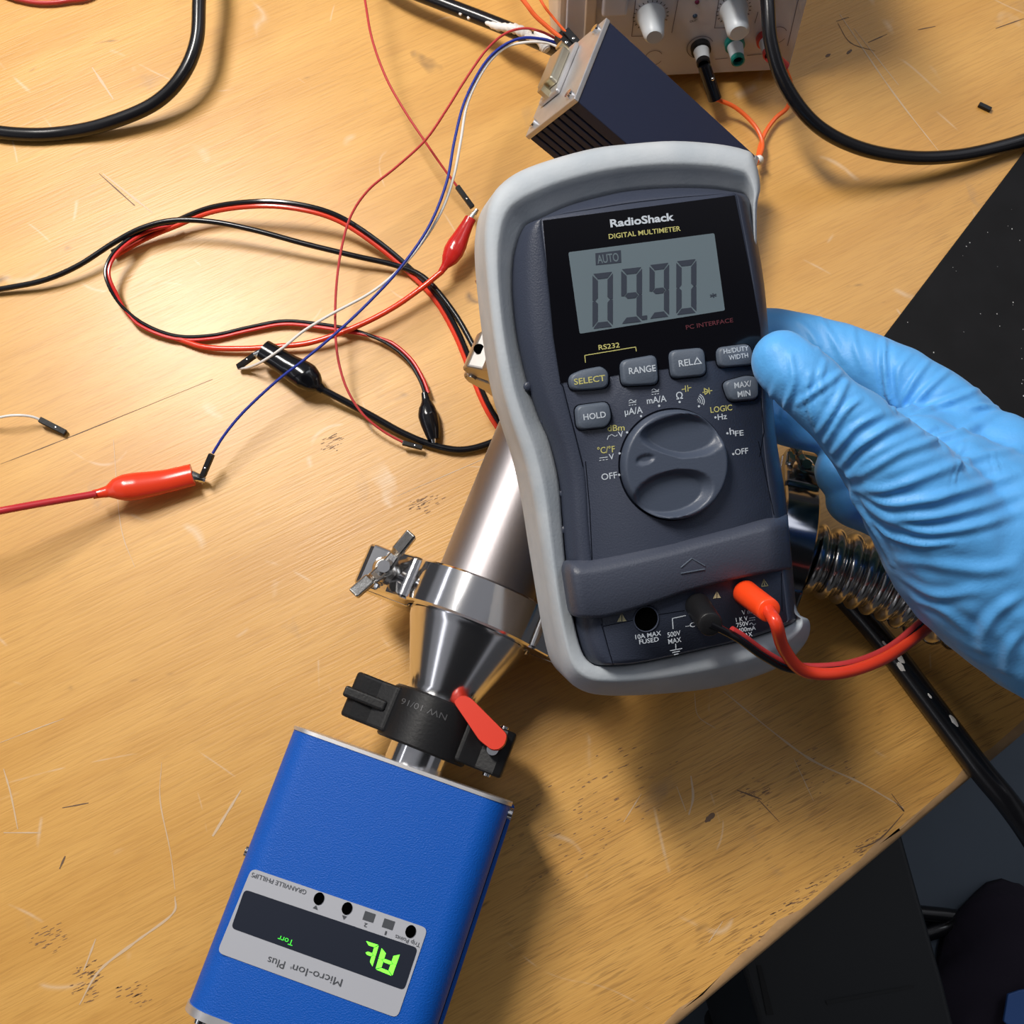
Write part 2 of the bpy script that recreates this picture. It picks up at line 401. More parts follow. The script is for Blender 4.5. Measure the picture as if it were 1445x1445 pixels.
# visible individual scratches, dents and smudges in the surface
def streak(pts, w, z=0.00012):
    p = [P(x, y, z) - to for x, y in pts]; p = cmr(p, 6); n = len(p); L = []; Rr = []
    for i in range(n):
        d = norm(p[min(i + 1, n - 1)] - p[max(i - 1, 0)]); nn = np.array([-d[1], d[0], 0])
        ww = w * 1e-3 * (0.35 + 0.65 * math.sin(math.pi * (i + .5) / n)) * random.uniform(.6, 1.2) / 2
        L.append(p[i] + nn * ww); Rr.append(p[i] - nn * ww)
    return loft([L, Rr], False)
pale = [([(228, 1075), (226, 1130), (240, 1200), (247, 1255)], .5), ([(247, 1265), (243, 1290), (190, 1330), (140, 1370), (112, 1418)], 1.1), ([(135, 1325), (118, 1370)], .9),
        ([(5, 1085), (15, 1120), (25, 1170)], .8), ([(5, 1175), (58, 1175)], .6), ([(340, 1115), (300, 1180)], 1.3), ([(0, 1048), (60, 1025), (90, 1014)], .4),
        ([(1020, 975), (1100, 1040), (1150, 1075), (1215, 1105), (1275, 1140)], 1.0), ([(980, 978), (985, 1010), (1010, 1028)], .4), ([(1120, 1070), (1148, 1130)], .4),
        ([(975, 1095), (978, 1125), (972, 1150)], 1.0), ([(955, 1110), (968, 1145)], .4), ([(1185, 20), (1260, 130), (1330, 220)], .7), ([(1205, 40), (1268, 120)], .5), ([(905, 1120), (880, 1160)], .5),
        ([(1000, 1330), (1020, 1300)], .4), ([(160, 620), (170, 740), (190, 800)], .4), ([(130, 95), (160, 140)], 1.2), ([(145, 245), (215, 300)], 1.1), ([(640, 1120), (560, 1130)], .3), ([(560, 700), (700, 640)], .4)]
flat('pale_scratches', [streak(p, w) for p, w in pale], mat('pale_scratch', (0.62, 0.44, 0.27), 0.5), tbl, kind='stuff')
dark = [([(88, 1140), (125, 1133)], .6), ([(84, 1226), (92, 1208)], .9), ([(995, 1160), (1008, 1148)], 2.2), ([(1040, 1115), (1075, 1128)], .6), ([(1070, 1128), (1100, 1160)], .4),
        ([(1180, 30), (1198, 24)], .5), ([(1182, 32), (1200, 60), (1235, 72)], .5), ([(1225, 60), (1252, 48)], .5), ([(1165, 80), (1172, 76)], 1.4), ([(1195, 76), (1202, 70)], 1.4), ([(1295, 42), (1320, 37)], .5), ([(1405, 40), (1445, 26)], .5),
        ([(0, 655), (60, 632), (140, 600), (300, 535)], .35), ([(1258, 1120), (1276, 1145), (1262, 1130)], .5), ([(140, 245), (190, 290)], .8), ([(1275, 1148), (1240, 1185), (1205, 1200)], .5)]
flat('dark_scratches', [streak(p, w) for p, w in dark], mat('dark_scratch', (0.14, 0.08, 0.045), 0.6), tbl, kind='stuff')
def smudge(cx, cy, rx, ry, ang, n):
    parts = []
    for _ in range(n):
        r = math.sqrt(random.random()); t = random.uniform(0, 6.28); u, v = rx * r * math.cos(t), ry * r * math.sin(t)
        c, s = math.cos(math.radians(ang)), math.sin(math.radians(ang))
        x, y = cx + u * c - v * s, cy + u * s + v * c; L = random.uniform(3, 14) * (1 - r * .4)
        q_ = P(x + L * .9, y)
        if (q_ - e0) @ en < .004 or (P(x, y + 4) - e0) @ en < .004: continue
        parts.append(streak([(x, y), (x + L * .45, y - L * .2), (x + L * .9, y - L * .42)], random.uniform(.15, .45), 0.0001))
    return parts
sm = []
for q in ((120, 1385, 22, 34, 10, 60), (65, 1325, 26, 26, 0, 30), (600, 712, 26, 14, -10, 36), (185, 1405, 28, 20, 0, 26), (1070, 1120, 30, 22, 30, 30), (700, 645, 20, 10, 0, 14), (465, 625, 18, 14, 0, 22),
          (1100, 1290, 90, 12, -40, 60), (1210, 1205, 60, 10, -38, 46), (1030, 1400, 60, 10, -40, 40), (1160, 1090, 60, 30, 30, 26), (780, 1180, 80, 70, 0, 46), (880, 1100, 80, 60, 0, 40)): sm += smudge(*q)
flat('wear_marks', sm, mat('brown_wear', (0.22, 0.12, 0.06), 0.6), tbl, kind='stuff')

# black mat
c0 = P(1600, 10); c1_ = P(1205, 530); dd = norm(c1_ - c0); pd = np.array([-dd[1], dd[0], 0])
if pd[0] < 0: pd = -pd
V = [c0, c1_, c1_ + pd * 0.11, c0 + pd * 0.11]
V = [np.array([v[0], v[1], 0.0002]) for v in V]
mt = mk('antistatic_mat', *prism([v[:2] for v in V], 0.0001, 0.0022), M['mat'], None, smooth=False, bevel=.0005,
        label='flat black bench mat with pale dust specks lying on the table behind the gloved hand', cat='mat')
parts = []
for _ in range(150):
    s, t = random.random(), random.random(); q = c0 + (c1_ - c0) * (0.2 + .78 * s) + pd * 0.105 * t - np.array(mt.location)
    r = random.uniform(.00012, .00042); parts.append(([(q[0] + r * math.cos(k) * random.uniform(.5, 1), q[1] + r * math.sin(k), 0.00225) for k in (0, 1.2, 2.5, 3.7, 5)], [(0, 1, 2, 3, 4)]))
flat('dust_specks', parts, M['speck'], mt, kind='stuff')

# ------------------------------------------------------------------ METER
MD = 0.350
ax_y = math.radians(10); ax_x = math.radians(4)
n_c = norm([math.sin(ax_y), -math.sin(ax_x), math.cos(ax_y)])           # camera space normal
u_c = np.array([math.cos(math.radians(7.6)), math.sin(math.radians(7.6)), 0]); u_c = norm(u_c - n_c * (u_c @ n_c))
v_c = np.cross(n_c, u_c)
MF = Frame(D(900, 590, MD), RC @ np.array([u_c, v_c, n_c]).T)
meter = empty('multimeter', 'dark slate handheld digital multimeter in a pale grey holster, held by the gloved hand', 'multimeter', matrix=MF.mat())
outer = [(684, 310), (690, 285), (705, 262), (735, 241), (785, 223), (840, 209), (890, 203), (950, 199), (1010, 203), (1050, 211), (1064, 222), (1073, 262), (1068, 298), (1070, 400), (1080, 520), (1083, 620), (1098, 720), (1112, 800), (1125, 862), (1142, 876), (1139, 903), (1110, 935), (1060, 957), (1000, 972), (920, 980), (850, 981), (815, 971), (795, 950), (784, 910), (775, 860), (762, 780), (751, 710), (738, 650), (720, 595), (705, 540), (694, 470), (686, 400), (682, 345)]
inner = [(729, 345), (735, 328), (743, 317), (763, 308), (800, 291), (845, 278), (890, 269), (950, 265), (1000, 266), (1030, 270), (1048, 274), (1056, 283), (1058, 300), (1062, 400), (1070, 520), (1073, 620), (1088, 720), (1100, 800), (1112, 858), (1121, 874), (1112, 883), (1075, 896), (1040, 906), (999, 915), (910, 935), (855, 940), (835, 937), (820, 918), (808, 870), (799, 810), (793, 740), (788, 680), (775, 625), (760, 590), (745, 545), (730, 480), (723, 415), (724, 370)]
front = [(764, 322), (764, 314), (765, 309), (775, 306), (800, 301), (845, 294), (890, 287), (950, 280), (1000, 275.5), (1028, 272.5), (1036, 273), (1040, 280), (1044, 300), (1062, 400), (1074, 520), (1076, 610), (1086, 700), (1102, 800), (1110, 865), (1111, 876), (1104, 880), (1075, 891), (1040, 902), (999, 912), (910, 932), (870, 936), (864, 930), (858, 912), (848, 866), (837, 805), (830, 740), (827, 685), (821, 645), (806, 590), (795, 545), (783, 480), (776, 415), (768, 350)]
edgeb = [(729, 345), (735, 328), (743, 317), (763, 308), (800, 291), (845, 278), (890, 269), (950, 265), (1000, 266), (1030, 270), (1050, 274), (1058, 283), (1061, 300), (1078, 400), (1088, 520), (1094, 610), (1108, 700), (1118, 800), (1124, 866), (1123, 876), (1112, 883), (1075, 896), (1040, 906), (999, 915), (910, 935), (855, 940), (835, 937), (820, 918), (808, 870), (799, 810), (793, 740), (788, 680), (775, 625), (760, 590), (745, 545), (730, 480), (723, 415), (724, 370)]
oi, ii, fi, eb = [cmr(x, 4, True) for x in (outer, inner, front, edgeb)]
mm = 1e-3
prof = [(0, -13), (.06, -10), (.18, -7), (.34, -5.2), (.50, -5.0), (.60, -6.0), (.8, -8.6), (1.0, -10.5), (1.02, -13.5)]
oloc = [MF.l(q, -13 * mm) for q in oi]; ctr = np.mean(oloc, axis=0)
loops = []
for h, s in ((-38, .90), (-38, .96), (-36.5, .985), (-33, 1.0), (-22, 1.0)):
    loops.append([np.array([ctr[0] + (v[0] - ctr[0]) * (1 - (1 - s) * 1.0), ctr[1] + (v[1] - ctr[1]) * (1 - (1 - s) * .6), h * mm]) for v in oloc])
prof_t = [(0, -13), (.02, -9.5), (.07, -7.2), (.16, -6.0), (.42, -5.0), (.50, -5.3), (.62, -7.0), (.90, -10.4), (1.0, -11.4), (1.02, -14)]
prof_b = [(0, -15), (.05, -13.5), (.14, -11.5), (.28, -8.6), (.44, -5.6), (.50, -4.9), (.58, -4.7), (.93, -4.9), (1.0, -5.6), (1.02, -14)]
def wgt(i):
    k = i / 4.0
    return max(0, min(1, (k - 18.0) / 2.0)) * max(0, min(1, (33.0 - k) / 7.0))
for (t, h), (t2, h2) in zip(prof_t, prof_b):
    L_ = []
    for i, (a_, b_) in enumerate(zip(oi, ii)):
        w = wgt(i); tt0 = t * (1 - w) + t2 * w; L_.append(MF.l(a_ * (1 - tt0) + b_ * tt0, (h * (1 - w) + h2 * w) * mm))
    loops.append(L_)
mk('holster', *loft(loops, True), M['holster'], meter, auto=0, label='pale grey rubber holster')
loops = []
for t, h in ((-.02, -30), (0, -11.5), (.05, -9), (.14, -6.2), (.32, -3.4), (.52, -1.5), (.72, -0.5), (.88, -0.1), (.985, 0.0), (.99, -.25), (1.0, -.25), (1.01, 0.0)):
    loops.append([MF.l(a_ * (1 - t) + b_ * t, h * mm) for a_, b_ in zip(eb, fi)])
V, Fc = loft(loops, True)
mk('body', V, Fc, M['meter'], meter, auto=0)
# nubs on the left flank
for q in (c1(268, 1245), c1(330, 1398), c2(288, 350), c2(292, 505), (745, 545)):
    c = MF.l(q, -9.3 * mm); mk('grip_nub', *ball(c, .0015, .5), M['meter'], meter)
# window
wp = [(766, 311), (1037, 275.5), (1062, 400), (1073, 463), (1074, 490), (1012, 507), (946, 519), (868, 529), (791, 540), (781, 475)]
V, Fc = prism([MF.l(q, .3 * mm)[:2] for q in cmr(wp, 1, True)], -.2 * mm, .28 * mm)
mk('display_window', V, Fc, M['window'], meter, smooth=False, label='glossy black window above the buttons')
lc = roundpoly([MF.l(q, .35 * mm) for q in ((802, 356), (1008, 329), (1023, 438), (818, 471))], .0006)
lcd = mk('liquid_crystal_display', *prism(lc, .2 * mm, .34 * mm), M['lcd'], meter, smooth=False, label='grey-green display reading 09.90')
SEG = {'0': 'abcdef', '9': 'abcdfg', '8': 'abcdefg', 'A': 'abcefg', 'd': 'bcdeg'}
def seven(fr, ch, TL, TR, BR, BL, h, w=.16, ht=.10):
    TL, TR, BR, BL = map(np.array, (TL, TR, BR, BL))
    def q(u, v): return fr.l((TL * (1 - u) + TR * u) * (1 - v) + (BL * (1 - u) + BR * u) * v, h)
    g = .015; S = {'a': [(.04, 0), (.96, 0), (1 - w, ht), (w, ht)], 'd': [(w, 1 - ht), (1 - w, 1 - ht), (.96, 1), (.04, 1)],
         'b': [(1, .03), (1, .49), (1 - w * .5, .5), (1 - w, .49 - ht * .4), (1 - w, ht + .03)], 'c': [(1, .51), (1, .97), (1 - w, 1 - ht - .03), (1 - w, .51 + ht * .4), (1 - w * .5, .5)],
         'f': [(0, .03), (w, ht + .03), (w, .49 - ht * .4), (w * .5, .5), (0, .49)], 'e': [(0, .51), (w * .5, .5), (w, .51 + ht * .4), (w, 1 - ht - .03), (0, .97)],
         'g': [(w * .7, .5), (w * 1.2, .5 - ht / 2), (1 - w * 1.2, .5 - ht / 2), (1 - w * .7, .5), (1 - w * 1.2, .5 + ht / 2), (w * 1.2, .5 + ht / 2)]}
    return [([q(*p) for p in S[s]], [tuple(range(len(S[s])))]) for s in SEG.get(ch, ch)]
parts = []
for ch, x0, x1, yt, yb, dy in (('0', 470, 556, 622, 855, -10), ('9', 592, 680, 602, 834, -10), ('9', 712, 795, 584, 812, -10), ('0', 826, 911, 568, 796, -10)):
    parts += seven(MF, ch, c1(x0, yt), c1(x1, yt + dy), c1(x1, yb + dy), c1(x0, yb), .45 * mm, .26, .105)
parts.append(poly(MF, [c1(680, 800), c1(702, 797), c1(702, 815), c1(680, 818)], .45 * mm))
parts.append(poly(MF, [c1(482, 534), c1(590, 521), c1(592, 573), c1(484, 584)], .45 * mm))
parts.append(text(MF, '*', c1(972, 735), c1(1000, 730), 9, .45 * mm))
flat('lcd_digits', parts, M['lcdseg'], lcd)
flat('auto_word', [text(MF, 'AUTO', c1(492, 578), c1(583, 567), 12, .5 * mm)], M['lcd'], lcd)
# printed legends
Hh = .42 * mm; W_ = []; Y_ = []
W_ += [text(MF, 'RadioShack', c1(547, 423), c1(818, 393), 10.5, Hh, .03)]
Y_ += [text(MF, 'DIGITAL MULTIMETER', c1(540, 473), c1(845, 438), 6.8, Hh)]
flat('title_print', Y_, M['yellow'], meter); Y_ = []
Y_ += [text(MF, 'RS232', c1(497, 945), c1(586, 933), 7, Hh), stroke(MF, [c1(440, 998), c1(437, 968), c1(653, 932), c1(656, 950)], 1.1, Hh)]
flat('maker_print', W_, M['white'], meter); flat('window_print', Y_, M['yellow'], meter)
flat('interface_print', [text(MF, 'PC INTERFACE', c1(868, 858), c1(1068, 826), 6, Hh)], M['redprint'], meter)
h1 = .12 * mm; W_ = []; Y_ = []
def dot(q, r=1.7): return poly(MF, [(q[0] + r * math.cos(k), q[1] + r * math.sin(k)) for k in np.linspace(0, 6.28, 9)[:-1]], h1)
def tilde(x, y, w, c=c1):
    return stroke(MF, [c(x + w * t, y - w * .13 * t - 5 * math.sin(2 * math.pi * t)) for t in np.linspace(0, 1, 9)], 1.1, h1)
def dcs(x, y, w, c=c1):
    return [stroke(MF, [c(x, y), c(x + w, y - w * .13)], 1.0, h1)] + [stroke(MF, [c(x + w * k, y + 10 - w * .13 * k), c(x + w * (k + .2), y + 10 - w * .13 * (k + .2))], 1.0, h1) for k in (0, .4, .8)]
W_ += [text(MF, 'µA/A', c1(608, 1222), c1(684, 1212), 9.5, h1), tilde(625, 1162, 30)] + dcs(625, 1170, 30)
W_ += [text(MF, 'mA/A', c1(702, 1174), c1(785, 1163), 9, h1), tilde(722, 1116, 30)] + dcs(722, 1124, 30)
W_ += [text(MF, 'Ω', c1(827, 1155), c1(855, 1151), 9.5, h1), dot(c1(840, 1166)), dot(c1(753, 1182)), dot(c1(676, 1226)), dot(c1(922, 1184))]
for k, r in enumerate((8, 16, 25, 33)):
    W_.append(stroke(MF, [c1(912 + r * math.cos(t), 1163 + r * math.sin(t)) for t in np.linspace(-1.1, .45, 6)], 1.2, h1))
Y_ += [stroke(MF, [c1(850, 1113), c1(864, 1110)], 1.2, h1), stroke(MF, [c1(864, 1097), c1(866, 1122)], 1.2, h1), stroke(MF, [c1(874, 1095), c1(876, 1120)], 1.2, h1), stroke(MF, [c1(875, 1107), c1(888, 1104)], 1.2, h1)]
Y_ += [stroke(MF, [c1(938, 1125), c1(978, 1117)], 1.1, h1), stroke(MF, [c1(944, 1108), c1(948, 1134), c1(966, 1119), c1(944, 1108)], 1.3, h1), stroke(MF, [c1(964, 1106), c1(968, 1131)], 1.2, h1)]
flat('symbol_legend', Y_, M['yellow'], meter); Y_ = []
Y_ += [text(MF, 'LOGIC', c1(972, 1212), c1(1064, 1200), 8, h1), text(MF, 'dBm', c1(534, 1290), c1(607, 1286), 8.5, h1), text(MF, '°C/°F', c1(492, 1386), c1(566, 1378), 9, h1)]
W_ += [text(MF, 'Hz', c1(1003, 1242), c1(1042, 1237), 8, h1), dot(c1(992, 1231)), text(MF, 'h', c1(1054, 1305), c1(1073, 1302), 9.5, h1), text(MF, 'FE', c1(1076, 1311), c1(1113, 1307), 7.5, h1), dot(c1(1043, 1299)),
       text(MF, 'OFF', c1(1076, 1391), c1(1132, 1384), 8, h1), dot(c1(1068, 1387)), text(MF, 'V', c1(581, 1316), c1(603, 1312), 8, h1), dot(c1(617, 1295)), tilde(543, 1310, 32), stroke(MF, [c1(533, 1325), c1(538, 1310), c1(545, 1309)], 1.1, h1),
       text(MF, 'V', c1(541, 1411), c1(563, 1408), 8, h1), dot(c1(585, 1384)), text(MF, 'OFF', c2(449, 294), c2(516, 284), 9, h1), dot(c2(523, 271))] + dcs(500, 1404, 34)
flat('dial_legend', W_, M['white'], meter); W_ = []
W_ += [text(MF, '10A MAX', c2(593, 970), c2(702, 952), 6.5, h1), text(MF, 'FUSED', c2(609, 991), c2(692, 978), 6.5, h1), text(MF, '500V', c2(729, 962), c2(785, 952), 7, h1), text(MF, 'MAX', c2(733, 990), c2(788, 980), 7, h1),
       text(MF, '–COM', c2(805, 922), c2(900, 908), 6.5, h1), text(MF, 'V mA', c2(1045, 866), c2(1105, 855), 6.5, h1), text(MF, '1 K V', c2(1020, 897), c2(1070, 888), 6, h1), text(MF, '750V', c2(1022, 919), c2(1075, 909), 6, h1),
       text(MF, '400mA', c2(1028, 941), c2(1104, 929), 6, h1), text(MF, 'MAX', c2(1040, 965), c2(1090, 955), 6, h1), tilde(1078, 906, 24, c2)] + dcs(1076, 880, 24, c2)
W_ += [stroke(MF, [c2(752, 925), c2(749, 881), c2(805, 869)], 1.2, h1), stroke(MF, [c2(763, 990), c2(764, 1013)], 1.2, h1), stroke(MF, [c2(740, 1018), c2(790, 1009)], 1.2, h1), stroke(MF, [c2(750, 1026), c2(780, 1020)], 1.2, h1), stroke(MF, [c2(757, 1035), c2(774, 1031)], 1.2, h1)]
flat('socket_legend', W_, M['white'], meter); flat('yellow_legend', Y_, M['yellow'], meter)
# warning triangles
def tri(x, y, s, c=c2):
    return [poly(MF, [c(x - s, y + s * .8), c(x - s * .05, y - s), c(x - s * .05, y + s * .7)], h1), poly(MF, [c(x + s * .12, y - s * .9), c(x + s, y + s * .6), c(x + s * .12, y + s * .7)], h1)]
wt = mat('pale_yellow_print', (.42, .38, .22), .6)
flat('warning_triangle', tri(534, 880, 20), wt, meter); flat('warning_triangle', tri(938, 783, 17), wt, meter)
flat('small_warning_mark', [stroke(MF, [c2(1128, 745), c2(1137, 715), c2(1155, 742), c2(1128, 745)], 1.1, h1), stroke(MF, [c2(1137, 722), c2(1141, 740)], 1.3, h1)], mat('dim_yellow_print', (.2, .19, .10), .6), meter)
# panel outline grooves
for g_ in [stroke(MF, [c1(333, 1085), c1(345, 1100), c1(430, 1440)], 1.1, .06 * mm), stroke(MF, [c2(380, 215), c2(398, 420), c2(408, 632)], 1.1, .06 * mm),
                      stroke(MF, [c1(1185, 1150), c1(1198, 1290), c1(1180, 1400)], 1.0, .06 * mm), stroke(MF, [c2(1115, 130), c2(1180, 440)], 1.0, .06 * mm),
                      stroke(MF, [c2(448, 905), c2(497, 1078)], 1.0, .06 * mm), stroke(MF, [c2(455, 915), c2(600, 885)], 1.0, .06 * mm), stroke(MF, [c2(690, 865), c2(800, 848)], 1.0, .06 * mm), stroke(MF, [c2(1212, 690), c2(1216, 850)], 1.0, .06 * mm)]: flat('panel_groove', [g_], M['darkseam'], meter)
# buttons
def button(pts, legs, yellow=False):
    p = [MF.l(c1(*q), 2.0 * mm) for q in pts]; rp = np.array(roundpoly(p, .0022)); c = rp.mean(0)
    loops = []
    for s, h in ((1.09, -.2), (1.06, .4), (1.02, 1.3), (.97, 1.85), (.88, 2.1)):
        loops.append([np.array([*(c + (v - c) * s), h * mm]) for v in rp])
    o = mk('button', *loft(loops, True), M['meterbtn'], meter, auto=50)
    flat('button_legend', [text(MF, s, c1(*A), c1(*B), hp, 2.18 * mm, .015) for s, A, B, hp in legs], M['yellow'] if yellow else M['white'], o)
    # dark moat round the button
    g = [tuple(c + (v - c) * 1.13) for v in rp]
    flat('button_gap', [([(v[0], v[1], .32 * mm) for v in g], [tuple(range(len(g)))])], M['darkseam'], o)
button([(374, 1055), (430, 1030), (510, 1015), (538, 1040), (538, 1103), (460, 1112), (383, 1115)], [('SELECT', (393, 1093), (525, 1075), 8.5)], True)
button([(594, 992), (742, 966), (752, 1088), (602, 1096)], [('RANGE', (626, 1048), (740, 1034), 9)])
button([(802, 950), (945, 936), (956, 1050), (813, 1064)], [('REL△', (838, 1016), (936, 1002), 9)])
button([(1004, 936), (1140, 918), (1165, 1004), (1012, 1018)], [('Hz/DUTY', (1028, 961), (1134, 946), 6.5), ('WIDTH', (1050, 988), (1132, 976), 6.5)])
button([(1030, 1082), (1130, 1054), (1175, 1062), (1178, 1152), (1058, 1162)], [('MAX/', (1074, 1108), (1146, 1098), 8), ('MIN', (1088, 1146), (1142, 1138), 8)])
button([(402, 1184), (540, 1166), (552, 1235), (530, 1272), (412, 1284)], [('HOLD', (433, 1243), (528, 1230), 8.5)])
# rotary dial
dc = MF.loc(955, 656, 4 * mm); dr = np.linalg.norm(MF.loc(1029, 656, 4 * mm) - dc)
def ell(q, c, rx, ry, ang):
    cc = MF.l(c, 4 * mm); k = dr / 75.0
    a_ = math.radians(ang); x, y = q[0] - cc[0], q[1] - cc[1]
    X = (x * math.cos(a_) + y * math.sin(a_)) / (rx * k); Y = (-x * math.sin(a_) + y * math.cos(a_)) / (ry * k); return X, Y
def dial_h(q):
    h = 4.6
    X, Y = ell(q, c2(795, 105), 55, 27, -8); taper = 1 - .25 * (X < 0) * abs(X); r = X * X + (Y / max(taper, .3)) ** 2
    h -= 3.2 * max(0, min(1, (1.25 - r) / .5))
    X, Y = ell(q, c2(752, 352), 52, 29, 4); r = X * X + Y * Y
    h -= 3.2 * max(0, min(1, (1.25 - r) / .5))
    X, Y = ell(q, c2(632, 205), 13, 6, 5); r = X * X + Y * Y
    h -= .8 * max(0, min(1, (1.2 - r) / .6))
    return h
V = [(dc[0], dc[1], dial_h(dc) * mm)]; Fc = []; nr, na = 46, 120
for i in range(1, nr + 1):
    for j in range(na):
        t = 2 * math.pi * j / na; r = dr * i / nr; q = (dc[0] + r * math.cos(t), dc[1] + r * math.sin(t))
        h = dial_h(q); e = i / nr
        h = h if e < .93 else h * (1 - ((e - .93) / .07) ** 2 * .35)
        V.append((q[0], q[1], h * mm))
for j in range(na): Fc.append((0, 1 + j, 1 + (j + 1) % na))
for i in range(nr - 1):
    for j in range(na): Fc.append((1 + i * na + j, 1 + (i + 1) * na + j, 1 + (i + 1) * na + (j + 1) % na, 1 + i * na + (j + 1) % na))
n0 = len(V)
for j in range(na): v = V[1 + (nr - 1) * na + j]; V.append((v[0], v[1], -.2 * mm))
for j in range(na): Fc.append((1 + (nr - 1) * na + j, n0 + j, n0 + (j + 1) % na, 1 + (nr - 1) * na + (j + 1) % na))
dial = mk('rotary_dial', V, Fc, mat('dial_plastic', (0.060, 0.075, 0.11), 0.42, bump=.15, bscale=1500), meter, auto=60)
flat('dial_gap', [([(dc[0] + 1.035 * dr * math.cos(t), dc[1] + 1.035 * dr * math.sin(t), .05 * mm) for t in np.linspace(0, 6.283, 73)[:-1]], [tuple(range(72))])], M['darkseam'], dial)
# retaining strap
top = [(791, 797), (799, 793), (812, 793), (836, 791), (870, 785), (913, 776), (950, 768), (982, 759), (1032, 746), (1070, 735), (1094, 730), (1112, 728)]
bot = [(801, 862), (809, 869), (826, 872), (856, 871), (899, 859), (935, 847), (966, 836), (999, 827), (1032, 819), (1065, 812), (1095, 807), (1117, 803)]
tp, bt = cmr(top, 4), cmr(bot, 4); loops = []
n = len(tp)
for i in range(n):
    s = i / (n - 1); wrap = -10.5 * max(0, 1 - i / 9) ** 1.8 - 6.0 * max(0, (i - (n - 7)) / 6) ** 1.5
    L = []
    for t, h in ((-.03, -1.5), (0, .6), (.06, 2.6), (.16, 4.2), (.24, 4.7), (.6, 4.4), (.93, 3.9), (.985, 3.2), (1.0, 1.5), (1.0, -1.5)):
        L.append(MF.l(tp[i] * (1 - t) + bt[i] * t, (h + wrap) * mm))
    loops.append(L)
strap = mk('retaining_strap', *loft(loops, True), mat('strap_plastic', (0.050, 0.058, 0.085), 0.45, bump=.3, bscale=1500), meter, auto=50)
mk('embossed_arrow', *cat([tube([MF.l(c2(*p), 4.6 * mm), MF.l(c2(*q), 4.6 * mm)], .00022, 6) for p, q in (((785, 665), (832, 626)), ((832, 626), (888, 658)), ((785, 690), (886, 672)))]), M['meterbtn'], strap)
# sockets
def socket(q, r, nm='socket'):
    c = MF.l(q, .5 * mm)
    V, Fc = lathe([(0.1 * mm, r * 1.13), (.6 * mm, r * 1.08), (.5 * mm, r), (-12 * mm, r * .95)], 'z', 32, (c[0], c[1], 0), caps=(False, True))
    o = mk(nm, V, Fc, M['meter'], meter)
    flat('socket_hole', [([(c[0] + r * math.cos(t), c[1] + r * math.sin(t), .2 * mm) for t in np.linspace(0, 6.283, 33)[:-1]], [tuple(range(32))])], M['hole'], o)
socket(c2(638, 884), .0039); 
# plugs of the test leads (things of their own)
def nloc(q, h): return MF.world(MF.l(q, h))
def plug_lead(label, q0, q1, hl, r, mt_, wpts, wr, wmat, mat2=None, name='test_lead'):
    o0 = MF.world(MF.l(q0, 0)); o1 = MF.world(MF.l(q1, hl)); ax = norm(o1 - o0)
    e = empty(name, label, 'test lead', loc=o0); o = np.array(e.location)
    path = [o0 - o + ax * t for t in (0, .001, .004, hl * .9, hl * .985, hl, hl - .001, hl - .006)]
    V, Fc = tube(path[:6] + [path[5]], [r * .9, r, r * .97, r * .93, r * .9, r * .82, r * .5], 28, True)
    mk('plug', V, Fc, mt_, e, auto=50)
    wp_ = cmr([o1 - ax * .001] + [D(*w) for w in wpts], 8) - o
    mk('wire', *tube(wp_, wr, 12), wmat, e)
    if mat2:
        off = np.array([0.0006, 0.0014, -0.0006])
        w2 = wp_ + off
        mk('second_wire', *tube(w2[6:], wr * .95, 12), mat2, e)
    return e
plug_lead('bright red banana plug lead in the right meter socket, its red wire hanging below', (1050, 835), (1086, 862), 20 * mm, .0042, M['redplug'],
          [(1095, 880, .336), (1106, 915, .345), (1135, 947, .355), (1190, 949, .362), (1250, 928, .376), (1300, 893, .396), (1335, 862, .404), (1370, 840, .404)], .0021, M['orange'])
plug_lead('black banana plug lead in the COM socket with a thin black and red wire', (984, 853), (1003, 882), 20 * mm, .0042, M['blackplastic'],
          [(1040, 900, .342), (1080, 928, .350), (1120, 945, .358), (1190, 943, .366), (1250, 921, .380), (1296, 884, .397), (1325, 858, .406), (1350, 835, .406)], .0013, M['blackvinyl'], M['redwire'])

# ------------------------------------------------------------------ GLOVED HAND
def chain(pts, sub=5):
    q = cmr([(p[0], p[1], p[2], p[3]) for p in pts], sub)
    W3 = [D(x[0], x[1], x[2]) for x in q]; r = [x[3] * mm for x in q]
    out = [tube(W3, r, 18)]
    out += [ball(W3[0], r[0], 1, 9), ball(W3[-1], r[-1], 1, 9)]
    for i in range(sub, len(W3) - 1, sub): out.append(ball(W3[i], r[i], 1, 9))
    return out
CH_ = []
CH_ += chain([(1103, 508, .3455, 9.6), (1122, 527, .344, 10.8), (1165, 566, .343, 10.6), (1215, 612, .345, 12.6), (1285, 690, .352, 18.0), (1360, 778, .366, 25.5), (1450, 862, .372, 26.0), (1540, 915, .376, 27), (1660, 985, .385, 30)])
CH_ += chain([(985, 488, .4065, 8.6), (1050, 472, .4075, 9.8), (1130, 482, .405, 10.6), (1215, 512, .397, 11.6), (1300, 560, .389, 13.2), (1370, 632, .386, 16.5), (1430, 750, .380, 23), (1500, 860, .378, 25)])
CH_ += chain([(980, 590, .407, 8.6), (1040, 572, .4085, 9.6), (1120, 590, .4085, 11.2), (1200, 604, .406, 12.2), (1290, 640, .400, 13), (1380, 700, .394, 17), (1450, 800, .388, 23)])
CH_ += chain([(1186, 668, .404, 9.4), (1192, 664, .408, 10.4), (1240, 668, .411, 11), (1310, 700, .406, 12.8), (1390, 760, .400, 17), (1460, 850, .392, 22)])
